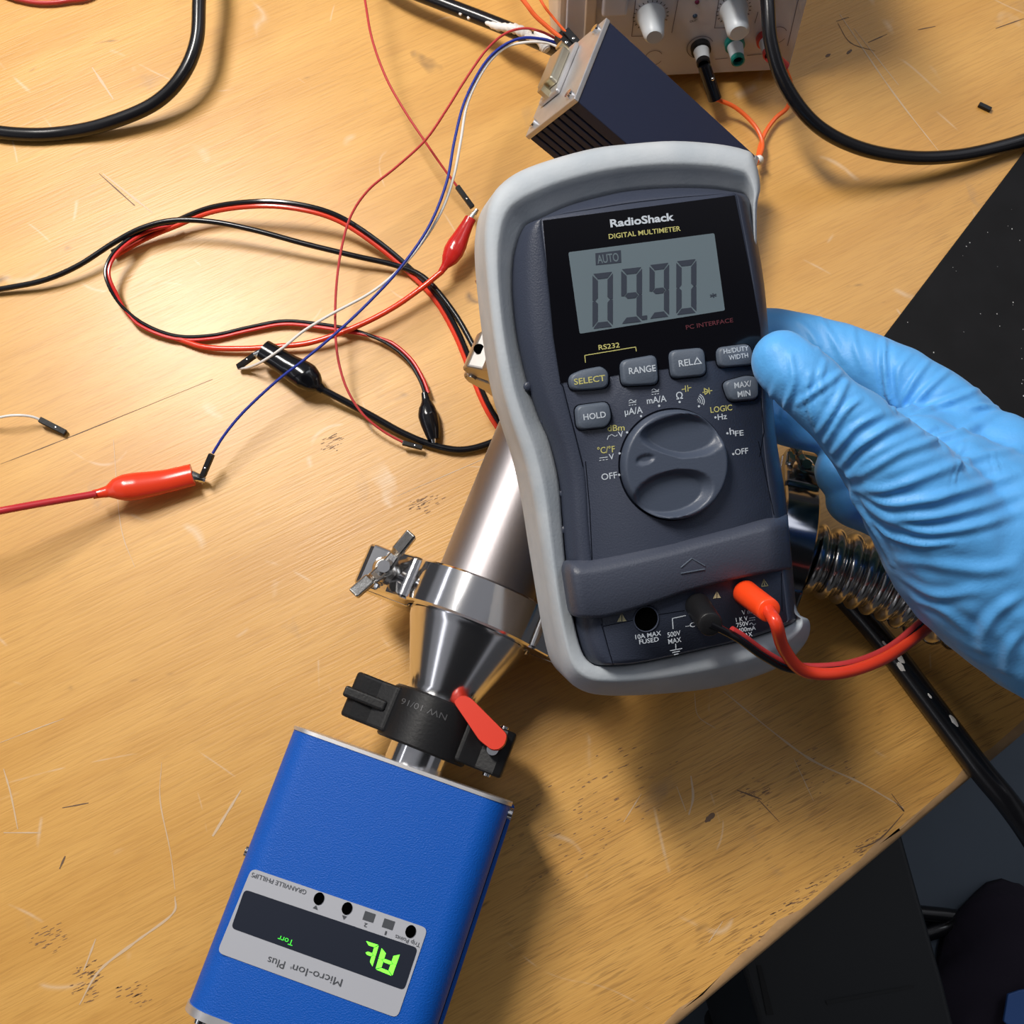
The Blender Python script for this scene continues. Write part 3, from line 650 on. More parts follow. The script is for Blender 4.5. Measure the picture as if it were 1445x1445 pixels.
CH_ += chain([(1200, 706, .404, 8.8), (1206, 708, .407, 9.6), (1262, 735, .407, 9.5), (1320, 770, .402, 11), (1400, 820, .396, 16), (1470, 890, .392, 21)])
CH_ += chain([(1300, 630, .369, 11), (1345, 675, .3665, 17), (1410, 735, .3665, 23), (1480, 820, .370, 26)])
CH_ += chain([(1350, 615, .384, 13), (1410, 660, .380, 19), (1480, 760, .376, 25)])          # thumb web
CH_ += chain([(1262, 600, .372, 6), (1300, 612, .377, 10), (1340, 640, .380, 15)])
V, Fc = cat(CH_)
me = bpy.data.meshes.new('hand_raw'); me.from_pydata([tuple(v) for v in V], [], Fc); recalc(me)
ho = bpy.data.objects.new('hand_raw', me); COL.objects.link(ho)
md = ho.modifiers.new('r', 'REMESH'); md.mode = 'VOXEL'; md.voxel_size = 0.0010
ms = ho.modifiers.new('s', 'SMOOTH'); ms.factor = .5; ms.iterations = 14
dg = bpy.context.evaluated_depsgraph_get(); hm = bpy.data.meshes.new_from_object(ho.evaluated_get(dg))
bpy.data.objects.remove(ho)
nv = len(hm.vertices); X = np.empty(nv * 3); hm.vertices.foreach_get('co', X); X = X.reshape(-1, 3)
Nn = np.empty(nv * 3); hm.vertices.foreach_get('normal', Nn); Nn = Nn.reshape(-1, 3)
bvh = BVHTree.FromPolygons([tuple(v) for v in X], [tuple(p.vertices) for p in hm.polygons])
def cg(x, y): return (1020 + x / 2.4085, 400 + y / 2.4085)
folds = [  # (points in the measuring crop, amplitude mm, width mm)
    ([(548, 185), (548, 270), (560, 370), (585, 428)], 1.3, 1.1), ([(700, 262), (650, 330), (603, 415)], .9, 1.1), ([(775, 290), (705, 350), (630, 432)], .9, 1.2), ([(868, 360), (765, 400), (655, 440)], .9, 1.3),
    ([(990, 430), (920, 415), (840, 420)], .8, 1.1), ([(640, 235), (600, 290), (590, 350)], .5, 1.1),
    ([(228, 240), (240, 330), (218, 400), (200, 450)], .8, 1.0), ([(300, 300), (285, 370), (300, 440), (320, 520)], .7, 1.0), ([(405, 300), (335, 352), (255, 410)], .8, 1.0), ([(425, 330), (380, 420), (322, 510)], .8, 1.1),
    ([(180, 330), (160, 400), (170, 440)], .4, 1.2), ([(470, 390), (410, 440), (345, 545)], .8, 1.0), ([(540, 440), (450, 490), (372, 580)], .8, 1.1), ([(350, 260), (330, 330), (345, 400)], .5, 1.0),
    ([(660, 450), (560, 490), (455, 560), (400, 630)], .9, 1.3), ([(720, 490), (600, 535), (500, 590), (420, 650)], .8, 1.3),
    ([(940, 430), (840, 490), (720, 530), (600, 570), (480, 640), (430, 660)], 1.0, 1.7), ([(1010, 560), (860, 590), (700, 650), (560, 700), (450, 705)], .8, 1.6),
    ([(1015, 640), (860, 690), (700, 735), (560, 750), (460, 715)], .9, 1.6), ([(1015, 710), (880, 755), (720, 795), (580, 800), (470, 740)], .7, 1.5), ([(1000, 780), (860, 825), (700, 845), (560, 810), (490, 765)], .8, 1.5),
    ([(780, 880), (660, 885), (560, 855), (505, 810)], .7, 1.2), ([(820, 520), (803, 600), (790, 690)], .35, .6), ([(918, 570), (940, 650)], .35, .6), ([(1000, 960), (880, 975), (760, 960), (600, 940)], .6, 2.2),
    ([(1020, 1060), (940, 1110), (890, 1180), (885, 1250)], .9, 2.0), ([(1020, 1180), (975, 1240), (965, 1320)], .8, 1.8), ([(620, 1010), (720, 1060), (860, 1050)], .6, 2.0), ([(660, 1080), (760, 1120), (850, 1200)], .6, 2.0),
    ([(250, 120), (300, 170), (330, 230)], .5, 1.2), ([(330, 115), (370, 180), (410, 260)], .5, 1.2), ([(440, 140), (450, 210), (480, 300)], .5, 1.2), ([(430, 660), (450, 740), (520, 850), (570, 950)], .8, 1.6)]
disp = np.zeros(nv)
for pts, amp, wd in folds:
    ss = cmr([cg(*p) for p in pts], 10); ln = []
    for q in ss:
        dv = norm(ray(*q)); hit = bvh.ray_cast(Vector(CP), Vector(dv))
        if hit[0] is not None: ln.append(np.array(hit[0]))
    if len(ln) < 4: continue
    ln = np.array(ln); bb0, bb1 = ln.min(0) - .012, ln.max(0) + .012
    idx = np.where(((X > bb0) & (X < bb1)).all(1))[0]
    if not len(idx): continue
    d = np.full(len(idx), 9.0); tt_ = np.zeros(len(idx))
    for k in range(len(ln) - 1):
        a_, b_ = ln[k], ln[k + 1]; ab = b_ - a_; L2 = ab @ ab
        if L2 > .00004 or L2 < 1e-12: continue
        t = np.clip(((X[idx] - a_) @ ab) / L2, 0, 1); dk = np.linalg.norm(X[idx] - a_ - t[:, None] * ab, axis=1)
        m_ = dk < d; d[m_] = dk[m_]; tt_[m_] = (k + t[m_]) / (len(ln) - 1)
    w = wd * mm * .85; amp = amp * 1.12; env = np.sin(np.pi * np.clip(tt_ * .94 + .03, 0, 1)) ** .5
    disp[idx] += amp * mm * env * (np.exp(-(d / w) ** 2) - .55 * np.exp(-((d - 2.0 * w) / (1.1 * w)) ** 2))
# soft random rumple
for k in range(34):
    f_ = norm(rng.normal(size=3)) * rng.uniform(160, 420); disp += .035 * mm * np.sin(X @ f_ * 2 + rng.uniform(0, 6))
X2 = X + Nn * disp[:, None]
cen = np.array(P(1250, 650, 0.06)); hm.vertices.foreach_set('co', (X2 - cen).ravel()); hm.update()
hm.polygons.foreach_set('use_smooth', [True] * len(hm.polygons)); hm.materials.append(M['glove']); hm.name = 'person'
hand = bpy.data.objects.new('person', hm); COL.objects.link(hand); hand.location = cen
tag(hand, 'hand in a bright blue glove from the right, thumb on the meter, fingers behind', 'person')

# ------------------------------------------------------------------ VACUUM LINE (axis frame)
AZ = 0.033
p0 = P(590, 1065, AZ); p1 = P(672, 860, AZ); ay = norm(p1 - p0); axx = np.array([ay[1], -ay[0], 0])
VR = np.array([axx, ay, [0, 0, 1]]).T
VF = Frame(p0, VR)
def yat(px, py): return VF.loc(px, py, 0)[1]
y_box, y_bc, y_cl = yat(572, 1075), yat(603, 1022), yat(676, 862)
def vm(y, x=0, z=0, rot=0):
    o = VF.world((x, y, z)); R = VR @ np.array([[math.cos(rot), -math.sin(rot), 0], [math.sin(rot), math.cos(rot), 0], [0, 0, 1]])
    return Frame(o, R)

# blue gauge module
TZ = 0.060
TLp, TRp = P(410, 1022, TZ), P(722, 1133, TZ)
BF0 = norm(TRp - TLp); BLp = P(243, 1412, TZ); by = norm(TLp - BLp)
by = norm(by - BF0 * (by @ BF0)); BF = Frame((TLp + TRp) / 2 * np.array([1, 1, 0]), np.array([BF0, by, [0, 0, 1]]).T)
half = np.linalg.norm(TRp - TLp) / 2 * 1.0; Lb = abs(BF.loc(243, 1412, TZ)[1]) + 0.002
gb = empty('vacuum_gauge_module', 'textured blue vacuum gauge module with a silver label and glowing green display, lower left', 'gauge', matrix=BF.mat())
def rrect(hx, z0, z1, r, y, seg=7):
    out = []
    for cx, cz, a0 in ((hx - r, z1 - r, 0), (-hx + r, z1 - r, 90), (-hx + r, z0 + r, 180), (hx - r, z0 + r, 270)):
        for k in range(seg + 1):
            t = math.radians(a0 + 90 * k / seg); out.append((cx + r * math.cos(t), y, cz + r * math.sin(t)))
    return out
mk('cover', *loft([rrect(half, .004, TZ, .0105, -.0012), rrect(half, .004, TZ, .0105, -Lb + .002)], True), M['bluebox'], gb, auto=50)
mk('end_plate', *loft([rrect(half + .0004, .0035, TZ + .0004, .0108, y) for y in (0.0, -.0013)], True), M['alu'], gb, auto=50, label='thin silver end plate')
mk('end_plate', *loft([rrect(half + .0006, .0035, TZ + .0004, .0108, y) for y in (-Lb + .002, -Lb - .0008)], True), M['alu'], gb, auto=50, label='thin silver end plate')
for dx in (-1, 1):
    mk('side_groove', *boxm(dx * (half + .00015) - .0002, dx * (half + .00015) + .0002, -Lb + .004, -.004, .0325, .0345), M['darkseam'], gb, smooth=False)
mk('chassis_rail', *boxm(half - .003, half + .0018, -Lb, -.001, .006, .030), M['bluebox'], gb, smooth=False, bevel=.001)
for x, z in ((-half + .006, .050), (-half + .016, .052), (half - .008, .05)):
    V, Fc = cyl((x, -Lb - .0005, z), (x, -Lb - .0042, z), .0028, .0024); mk('screw_head', V, Fc, M['chrome'], gb, auto=50)
mk('connector', *cyl((-half + .030, -Lb - .0005, .048), (-half + .030, -Lb - .006, .048), .006), M['alu'], gb, auto=50)
q = BF.loc(298, 1186, .05); mk('screw_head', *cyl((-half + .0005, BF.loc(303, 1186, .045)[1], .042), (-half - .0022, BF.loc(303, 1186, .045)[1], .042), .0022), M['chrome'], gb)
q = BF.loc(724, 1140, .055)
mk('screw_head', *cyl((half - .0005, -.004, .048), (half + .0015, -.004, .048), .0022), M['chrome'], gb)
for z in (0.0,): 
    for x in (-half + .012, half - .012):
        for y in (-.012, -Lb + .012): mk('foot', *cyl((x, y, 0), (x, y, .0045), .005), M['blackplastic'], gb)
lp = roundpoly([BF.l(c3(*q), TZ) for q in ((362, 602), (1027, 829), (912, 1168), (232, 920))], .0022)
lab = mk('label_plate', *prism(lp, TZ - .0001, TZ + .00035), M['label'], gb, smooth=False, label='silver-grey label plate')
Hl = TZ + .00045
wn = roundpoly([BF.l(c3(*q), TZ) for q in ((336, 682), (990, 903), (938, 1063), (285, 828))], .0016)
flat('smoked_window', [([(v[0], v[1], Hl) for v in wn], [tuple(range(len(wn)))])], M['smoke'], lab)
H2 = TZ + .0006
tx = [text(BF, 'GRANVILLE PHILLIPS', c3(570, 686), c3(364, 618), 6.5, Hl + .0001, 0), text(BF, 'Micro-Ion', c3(706, 1022), c3(520, 965), 11, Hl + .0001, 0.0), text(BF, 'Plus', c3(490, 955), c3(426, 935), 11, Hl + .0001, 0), text(BF, '®', c3(515, 975), c3(508, 973), 3, Hl + .0001, 0),
      text(BF, 'Trip Points', c3(1000, 886), c3(906, 853), 6, Hl + .0001, 0), text(BF, '1', c3(873, 841), c3(867, 839), 5.5, Hl + .0001), text(BF, '2', c3(800, 812), c3(788, 808), 5.5, Hl + .0001)]
tx += [poly(BF, [c3(592, 753), c3(611, 760), c3(605, 742)], Hl + .0001), poly(BF, [c3(703, 779), c3(721, 785), c3(709, 797)], Hl + .0001)]
def q4(x, y, w, h): # small tilted rectangle
    ux, uy = math.cos(math.radians(18.5)), math.sin(math.radians(18.5))
    return [c3(x + sx * w * ux - sy * h * uy, y + sx * w * uy + sy * h * ux) for sx, sy in ((-1, -1), (1, -1), (1, 1), (-1, 1))]
tx += [poly(BF, q4(805, 786, 21, 17), Hl + .0001), poly(BF, q4(878, 814, 21, 17), Hl + .0001)]
flat('label_print', tx, M['darkprint'], lab)
hs = []
for x, y in ((616, 717), (722, 754), (962, 841)):
    c = BF.l(c3(x, y), Hl); hs.append(([(c[0] + .0018 * math.cos(t), c[1] + .0021 * math.sin(t), Hl + .0002) for t in np.linspace(0, 6.283, 25)[:-1]], [tuple(range(24))]))
flat('adjustment_holes', hs, M['hole'], lab)
# lit characters, read from the other side of the table: corner order rotated by half a turn
def rot7(ch, TL, TR, BR, BL, w=.29, ht=.15): return seven(BF, ch, c3(*BR), c3(*BL), c3(*TL), c3(*TR), H2, w, ht)
gp = rot7('A', (853, 902), (922, 926), (892, 1010), (829, 984)) + rot7('defg', (792, 877), (842, 893), (817, 976), (772, 958))
flat('lit_digits', gp, M['green'], lab)
flat('lit_unit', [text(BF, 'Torr', c3(522, 876), c3(464, 855), 8, H2, .01)], M['greendim'], lab)

# gauge neck + small black quick clamp with red lever
nk = empty('gauge_neck_tube', 'short polished steel stub tube between the blue module and the black clamp', 'tube', matrix=vm(y_box).mat())
mk('stub', *lathe([(-.012, .0115), (y_bc - y_box - .002, .0115), (y_bc - y_box - .002, .015), (y_bc - y_box, .015)], 'y', 48), M['chrome'], nk, auto=40)
bc = empty('small_flange_clamp', 'small matt black plastic flange clamp with a red lever, above the blue module', 'clamp', matrix=vm(y_bc).mat())
R1 = .0178
mk('clamp_ring', *lathe([(-.0102, .012), (-.0102, R1 - .0008), (-.0094, R1), (.0094, R1), (.0102, R1 - .0008), (.0102, .012), (-.0102, .012)], 'y', 56, caps=(False, False)), M['blackplastic'], bc, auto=28)
def lobes(sgn):
    parts = []
    for zs in (1, -1):
        pl = [(sgn * .013, zs * .0008), (sgn * .0300, zs * .0008), (sgn * .0325, zs * .003), (sgn * .0325, zs * .0075), (sgn * .029, zs * .0095), (sgn * .022, zs * .0085), (sgn * .0150, zs * .0115), (sgn * .012, zs * .010)]
        parts.append(prism(pl, -.0088, .0088, axis=1))
    return parts
for sg in (-1, 1):
    for V, Fc in lobes(sg): mk('clamp_lug', V, Fc, M['blackplastic'], bc, smooth=False, bevel=.0012)
mk('clamp_rib', *boxm(-.034, -.017, -.002, .0022, .004, .0115), M['blackplastic'], bc, smooth=False, bevel=.001)
mk('swing_bolt', *cyl((.026, 0, -.012), (.026, 0, .014), .0022), M['chrome'], bc)
bcf = vm(y_bc)
lv = [(652, 980), (664, 984), (690, 1010), (717, 1037), (713, 1052), (704, 1059), (694, 1059), (676, 1045), (658, 1018), (639, 990)]
lo_ = roundpoly([bcf.l(q, .0165) for q in lv], .0015); cc = np.mean(lo_, axis=0)
loops = [[np.array([*(cc + (v - cc) * s), h]) for v in lo_] for s, h in ((.80, .0065), (.96, .0088), (1, .0140), (1.0, .0158), (.96, .0168))]
mk('lever', *loft(loops, True), mat('red_lever_plastic', (0.70, 0.042, 0.018), 0.35), bc, auto=50, label='glossy red lever')
mk('hinge_pin', *cyl((.027, -.0098, .004), (.027, .0098, .004), .0016), M['chrome'], bc)
tv, tf = text(bcf, 'NW 10/16', (632, 1009), (567, 984), 9, R1 - .002, .0)
tv = [np.array([v[0], v[1], math.sqrt(max(R1 ** 2 - v[0] ** 2, 0)) + .00018]) for v in tv]
flat('moulded_lettering', [(tv, tf)], mat('raised_black_lettering', (.075, .075, .08), .35), bc)

# conical reducer
ya, yb_ = y_bc + .002, y_cl - .002
rd = empty('conical_reducer', 'polished steel cone reducer joining the small black clamp to the large steel clamp', 'pipe fitting', matrix=vm(ya).mat())
Lc = yb_ - ya
mk('cone', *lathe([(0, .015), (.003, .015), (.003, .0132), (.009, .0132), (.011, .0138), (Lc - .009, .0235), (Lc - .006, .0242), (Lc - .003, .0242), (Lc - .003, .0275), (Lc, .0275)], 'y', 72), mat('turned_steel', (.78, .78, .80), .17, 1.0), rd, auto=25)

# large steel swing clamp, reused for the other two joints
def big_clamp(fr, label, wing=True, k=1.0, cm=None):
    cm = cm or M['chrome']
    n_before = len(bpy.data.objects)
    e = empty('flange_clamp', label, 'clamp', matrix=fr.mat(), group=None)
    Ro = .0312; w = .0082
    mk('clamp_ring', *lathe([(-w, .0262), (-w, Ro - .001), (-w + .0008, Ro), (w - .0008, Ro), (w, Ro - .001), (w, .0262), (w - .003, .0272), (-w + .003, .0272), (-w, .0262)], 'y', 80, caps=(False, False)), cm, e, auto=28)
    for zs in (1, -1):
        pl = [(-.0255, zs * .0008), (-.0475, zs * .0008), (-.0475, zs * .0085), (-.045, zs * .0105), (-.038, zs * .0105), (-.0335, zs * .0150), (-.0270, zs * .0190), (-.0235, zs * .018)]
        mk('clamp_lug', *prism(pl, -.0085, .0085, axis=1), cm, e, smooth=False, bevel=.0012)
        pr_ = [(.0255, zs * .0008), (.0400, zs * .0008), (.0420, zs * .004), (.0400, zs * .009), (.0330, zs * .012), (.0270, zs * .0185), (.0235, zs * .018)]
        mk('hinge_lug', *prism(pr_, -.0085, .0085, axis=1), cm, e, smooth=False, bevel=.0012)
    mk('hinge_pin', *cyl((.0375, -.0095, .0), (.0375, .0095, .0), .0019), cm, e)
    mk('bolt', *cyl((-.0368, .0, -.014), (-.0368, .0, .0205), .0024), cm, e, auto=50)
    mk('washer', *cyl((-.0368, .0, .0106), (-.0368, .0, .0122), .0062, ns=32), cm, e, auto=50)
    c = np.array([-.0368, 0, .0155])
    nut = mk('wing_nut', *cat([lathe([(.0122, .0054), (.0155, .0050), (.0175, .0036), (.0175, .001)], 'z', 28, (-.0368, 0, 0))]), M['caststeel'], e, auto=50)
    d1 = norm(VFw(fr, (588, 763)) - VFw(fr, (553, 800))) if wing else norm([.4, .9, 0]); d2 = norm(VFw(fr, (517, 836)) - VFw(fr, (553, 800))) if wing else norm([-.7, -.7, 0])
    for d, L in ((d1, .0160), (d2, .0155)):
        s = np.array([-d[1], d[0], 0]); V = []
        loops = []
        for t, wv, zz, th in ((.002, .0026, .0155, .0022), (.35, .0022, .0185, .0020), (.42, .0020, .0200, .0020), (.47, .0024, .0208, .0022), (1.0, .0023, .0235, .0022)):
            q = np.array([-.0368, 0, zz]) + d * L * t
            loops.append([q + s * wv + np.array([0, 0, th]), q - s * wv + np.array([0, 0, th]), q - s * wv - np.array([0, 0, th]), q + s * wv - np.array([0, 0, th])])
        mk('wing', *loft(loops, True), M['caststeel'], nut, smooth=False, bevel=.0008)
    if k != 1.0:
        for o in e.children_recursive: o.data.transform(Matrix.Scale(k, 4))
    return e
def VFw(fr, q): v = fr.l(q, .02); v[2] = 0; return v
big_clamp(vm(y_cl), 'polished steel flange clamp with a wing nut, between the cone and the grey tube')

# tee body
yt = yat(758, 640); yend = yat(786, 553)
te = empty('vacuum_tee', 'satin grey steel vacuum tube with a side arm, running under the multimeter', 'tube', matrix=vm(y_cl + .002).mat())
oy = y_cl + .002
mk('run_tube', *lathe([(0, .0272), (.003, .0272), (.003, .0205), (.005, .0198), (yend - oy - .005, .0198), (yend - oy - .003, .0205), (yend - oy - .003, .0272), (yend - oy, .0272)], 'y', 72), M['brushed'], te, auto=28)
xr = VF.loc(1104, 768, 0)[0]
mk('side_arm', *lathe([(0, .0190), (xr - .005, .0190), (xr - .003, .0200), (xr - .003, .0215), (xr, .0215)], 'x', 64, (0, yt - oy, 0)), M['brushed'], te, auto=40)
uc = big_clamp(vm(yend + .002, rot=math.pi), 'steel flange clamp with a hole in its lug, peeking out left of the meter', cm=mat('pewter_steel', (.52, .49, .46), .38, 1.0))
flat('lug_hole', [([(.0375 + .0022 * math.cos(t), .0022 * math.sin(t), .0107) for t in np.linspace(0, 6.283, 25)[:-1]], [tuple(range(24))])], M['hole'], uc)
uf = vm(yend + .002, rot=math.pi)
mk('toggle_arm', *tube([uf.R.T @ (P(*q) - uf.o) for q in ((676, 404, .046), (690, 395, .046), (706, 387, .045), (748, 380, .042))], [.0030, .0034, .0026, .0024], 12, squash=.7), mat('bronze_steel', (.45, .34, .27), .4, 1.0), uc)
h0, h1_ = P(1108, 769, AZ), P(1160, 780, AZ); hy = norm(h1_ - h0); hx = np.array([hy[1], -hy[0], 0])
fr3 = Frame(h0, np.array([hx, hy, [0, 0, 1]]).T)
big_clamp(fr3, 'dark shaded steel flange clamp between the right side of the meter and the ribbed hose', wing=False, k=.80, cm=mat('shade_darkened_steel', (.25, .25, .27), .16, 1.0))  # steel colour darkened to stand in for the shade beside the meter
# short tube beyond the upper clamp, closed by a blank
bl = empty('blank_flange', 'steel end flange beyond the upper clamp, under the meter', 'pipe fitting', matrix=vm(yend + .0045).mat())
mk('disc', *lathe([(0, .0272), (.004, .0272), (.005, .0255), (.008, .0190), (.03, .0190), (.031, .018)], 'y', 56), M['brushed'], bl, auto=40)
# bellows hose
bp_ = [(1114, 776), (1146, 788), (1205, 806), (1265, 830), (1320, 856), (1362, 868), (1430, 884), (1520, 890), (1620, 890)]
pp = cmr([P(x, y, AZ) for x, y in bp_], 40)
ss = np.concatenate([[0], np.cumsum(np.linalg.norm(np.diff(pp, axis=0), axis=1))]); tot = ss[-1]
m_ = int(tot / .00045); sp = np.linspace(0, tot, m_); pb = np.array([np.interp(sp, ss, pp[:, k]) for k in range(3)]).T
pitch = .0066; rad = .0110 + .0038 * np.abs(np.sin(np.pi * sp / pitch)) ** .5
rad[sp < .004] = .0115; rad[sp < .0022] = .0212
hose = mk('bellows_hose', *tube(pb, rad, 44), M['hose'], None, auto=0, label='ribbed steel bellows hose running from the tee clamp under the gloved wrist', cat='hose')

# ------------------------------------------------------------------ NAVY CONTROLLER BOX (tilted)
k = 1.0577
def kk(v): v = np.array(v); return CP + (v - CP) * k
A_, B_, C_, E_ = map(kk, ([.0369, .2857, .0960], [.0237, .2455, .1038], [.0063, .2463, .0784], [.1024, .2551, .0502]))
xa = norm(A_ - B_); lz = norm(E_ - A_); lz = norm(lz - xa * (lz @ xa)); ca = np.cross(xa, lz)
if ca @ (C_ - B_) < 0: ca = -ca
la, lc_, ll = np.linalg.norm(A_ - B_), (C_ - B_) @ ca, (E_ - A_) @ lz
NF = Frame(B_, np.array([xa, ca, lz]).T)
nb = empty('controller_box', 'navy box with ribbed side and silver end plate, tilted behind the meter top', 'controller box', matrix=NF.mat())
# right- or left-handed frame safe: build then recalc
nf_ = 7; sec = [(0, 0), (la, 0), (la, lc_)]
ribs = []
sec += [(0, lc_)]
for i in range(nf_ - 1, -1, -1):
    c = lc_ * (.12 + .82 * (i + .5) / nf_); g = lc_ * .013
    sec += [(0, c + g), (.0016, c + g * .8), (.0016, c - g * .8), (0, c - g)]
mk('housing', *prism(sec, .0012, ll - .0012), M['navybox'], nb, smooth=False, bevel=.0004)
mk('end_plate', *boxm(-.0004, la + .0004, -.0004, lc_ + .0004, -.0012, .0011), M['alu'], nb, smooth=False, bevel=.0004, label='silver end plate')
mk('rear_plate', *boxm(-.0004, la + .0004, -.0004, lc_ + .0004, ll - .0011, ll + .0012), M['alu'], nb, smooth=False, bevel=.0004)
for x, y in ((.004, .004), (la - .004, .004), (.004, lc_ - .004), (la - .004, lc_ - .004)):
    mk('screw_head', *cyl((x, y, -.0012), (x, y, -.0028), .0019), M['chrome'], nb, auto=50)
mk('serial_connector', *boxm(la * .28, la * .92, lc_ * .46, lc_ * .86, -.0035, -.0012), M['alu'], nb, smooth=False, bevel=.001)
mk('connector_shell', *boxm(la * .38, la * .80, lc_ * .50, lc_ * .80, -.0075, -.0034), mat('nickel_shell', (.62, .58, .46), .3, .9), nb, smooth=False, bevel=.001)
for x in (.32, .88): mk('hex_post', *cyl((la * x, lc_ * .66, -.003), (la * x, lc_ * .66, -.0075), .0022, ns=6), mat('brass_post', (.6, .52, .34), .3, .9), nb, smooth=False)

# ------------------------------------------------------------------ POWER SUPPLY
pb0 = P(800, 112, .006); pb1 = P(1113, 97, .006); px_ = norm((pb1 - pb0) * np.array([1, 1, 0])); ph = np.array([px_[1], -px_[0], 0])
if ph[1] > 0: ph = -ph                       # outwards, towards the camera side
rec = math.radians(13); pn = norm(ph * math.cos(rec) + np.array([0, 0, 1]) * math.sin(rec)); pv = np.cross(pn, px_)
PF = Frame(pb0, np.array([px_, pv, pn]).T)
ps = empty('bench_power_supply', 'off-white bench power supply with round grey knobs and terminals at the top edge', 'power supply', matrix=PF.mat())
wl = PF.loc(787, 2, 0)[0]; wr_ = PF.loc(1113, 97, 0)[0]
mk('case', *boxm(wl, wr_ + .0003, 0, .115, -.16, -.0005), M['psuside'], ps, smooth=False, bevel=.003)
mk('front_panel', *boxm(wl + .004, wr_, .0, .113, -.001, .0008), M['psu'], ps, smooth=False, bevel=.0008)
mk('side_bezel', *boxm(wl + .012, wl + .017, .002, .112, .0006, .003), M['psuside'], ps, smooth=False, bevel=.0008)
mk('foot', *cyl((wl + .02, .002, -.012), (wl + .02, -.005, -.012), .005), M['blackplastic'], ps)
mk('foot', *cyl((wr_ - .012, .002, -.012), (wr_ - .012, -.005, -.012), .005), M['blackplastic'], ps)
def knob(q, r0, r1, L):
    c = PF.l(q, 0); V, Fc = lathe([(.0008, r0 * 1.08), (.0022, r0 * 1.08), (.003, r0), (.006, r0 * .93), (L - .0015, r1), (L, r1 * .75)], 'z', 36, (c[0], c[1], 0)); kb = mk('knob', V, Fc, M['knob'], ps, auto=50)
    tk = []
    for i in range(19):
        t = math.radians(-140 + i * 280 / 18 + 90); d = np.array([math.cos(t), math.sin(t), 0]); s_ = np.array([-d[1], d[0], 0]) * .00022
        p_ = np.array([c[0], c[1], .0011]); tk.append(([p_ + d * r0 * 1.18 - s_, p_ + d * r0 * 1.34 - s_, p_ + d * r0 * 1.34 + s_, p_ + d * r0 * 1.18 + s_], [(0, 1, 2, 3)]))
    flat('knob_scale', tk, M['darkprint'], kb)
knob((918, 20), .0060, .0045, .015); knob((1035, 12), .0058, .0050, .016); knob((922, -45), .0058, .0048, .015); knob((1036, -45), .0058, .0048, .015)
c = PF.l((866, 8), 0); mk('rocker_switch', *boxm(c[0] - .0055, c[0] + .0055, c[1] - .0025, c[1] + .012, .0005, .0045), M['psu'], ps, smooth=False, bevel=.0012)
for q, m_2 in ((c8(670, 15), M['redled']), (c8(656, 107), M['blueled'])):
    c = PF.l(q, .001); mk('indicator_light', *ball((c[0], c[1], .0008), .0011), m_2, ps)
ln = []
for pts in ([c8(240, 238), c8(265, 0)], [c8(240, 240), c8(320, 238)], [c8(503, 215), c8(545, 0)], [c8(785, 184), c8(812, 0)], [c8(785, 185), c8(880, 182)], [c8(790, 390), c8(870, 382)], [c8(1000, 366), c8(1105, 355)], [c8(1265, 300), c8(1335, 0)], [c8(1050, 150), c8(1070, 80)]):
    ln.append(stroke(PF, pts, 1.0, .0011))
for q, r in ((c8(690, 310), .0062), (c8(1195, 230), .0046), (c8(385, 380), .0042)):
    c = PF.l(q, .001); n = 30; ln.append(cat([([(c[0] + a1 * math.cos(t), c[1] + a1 * math.sin(t), .0011) for a1, t in ((r, t0), (r, t1), (r - .0003, t1), (r - .0003, t0))], [(0, 1, 2, 3)]) for t0, t1 in zip(np.linspace(.5, 5.8, n)[:-1], np.linspace(.5, 5.8, n)[1:])]))
flat('panel_lines', ln, mat('grey_panel_print', (.14, .12, .16), .6), ps)
flat('output_word', [text(PF, 'OUT', c8(622, 150), c8(668, 140), 3.5, .0011)], M['darkprint'], ps)
def post(q, ring, body, tip, L, hollow=None):
    c = PF.l(q, 0)
    o = mk('binding_post', *lathe([(.0008, .0046), (.0035, .0046), (.004, .0038)], 'z', 32, (c[0], c[1], 0)), ring, ps, auto=50)
    mk('post_sleeve', *lathe([(.0035, .0037), (L, .0031), (L, .001)], 'z', 32, (c[0], c[1], 0)), body, o, auto=50)
    mk('post_tip', *lathe([(L - .002, .0031), (L + .0022, .0031), (L + .0025, .0024), (L + .0005, .0019), (L + .0005, .0002)], 'z', 32, (c[0], c[1], 0)), tip, o, auto=50)
    flat('post_bore', [([(c[0] + .0018 * math.cos(t), c[1] + .0018 * math.sin(t), L + .0006) for t in np.linspace(0, 6.283, 25)[:-1]], [tuple(range(24))])], M['hole'], o)
    return c
cb = post(c8(690, 300), M['blackplastic'], M['knob'], M['blackplastic'], .010)
cg_ = post(c8(912, 270), M['teal'], M['knob'], M['teal'], .011)
cr = post(c8(1120, 240), M['redwire'], M['knob'], M['redwire'], .010)

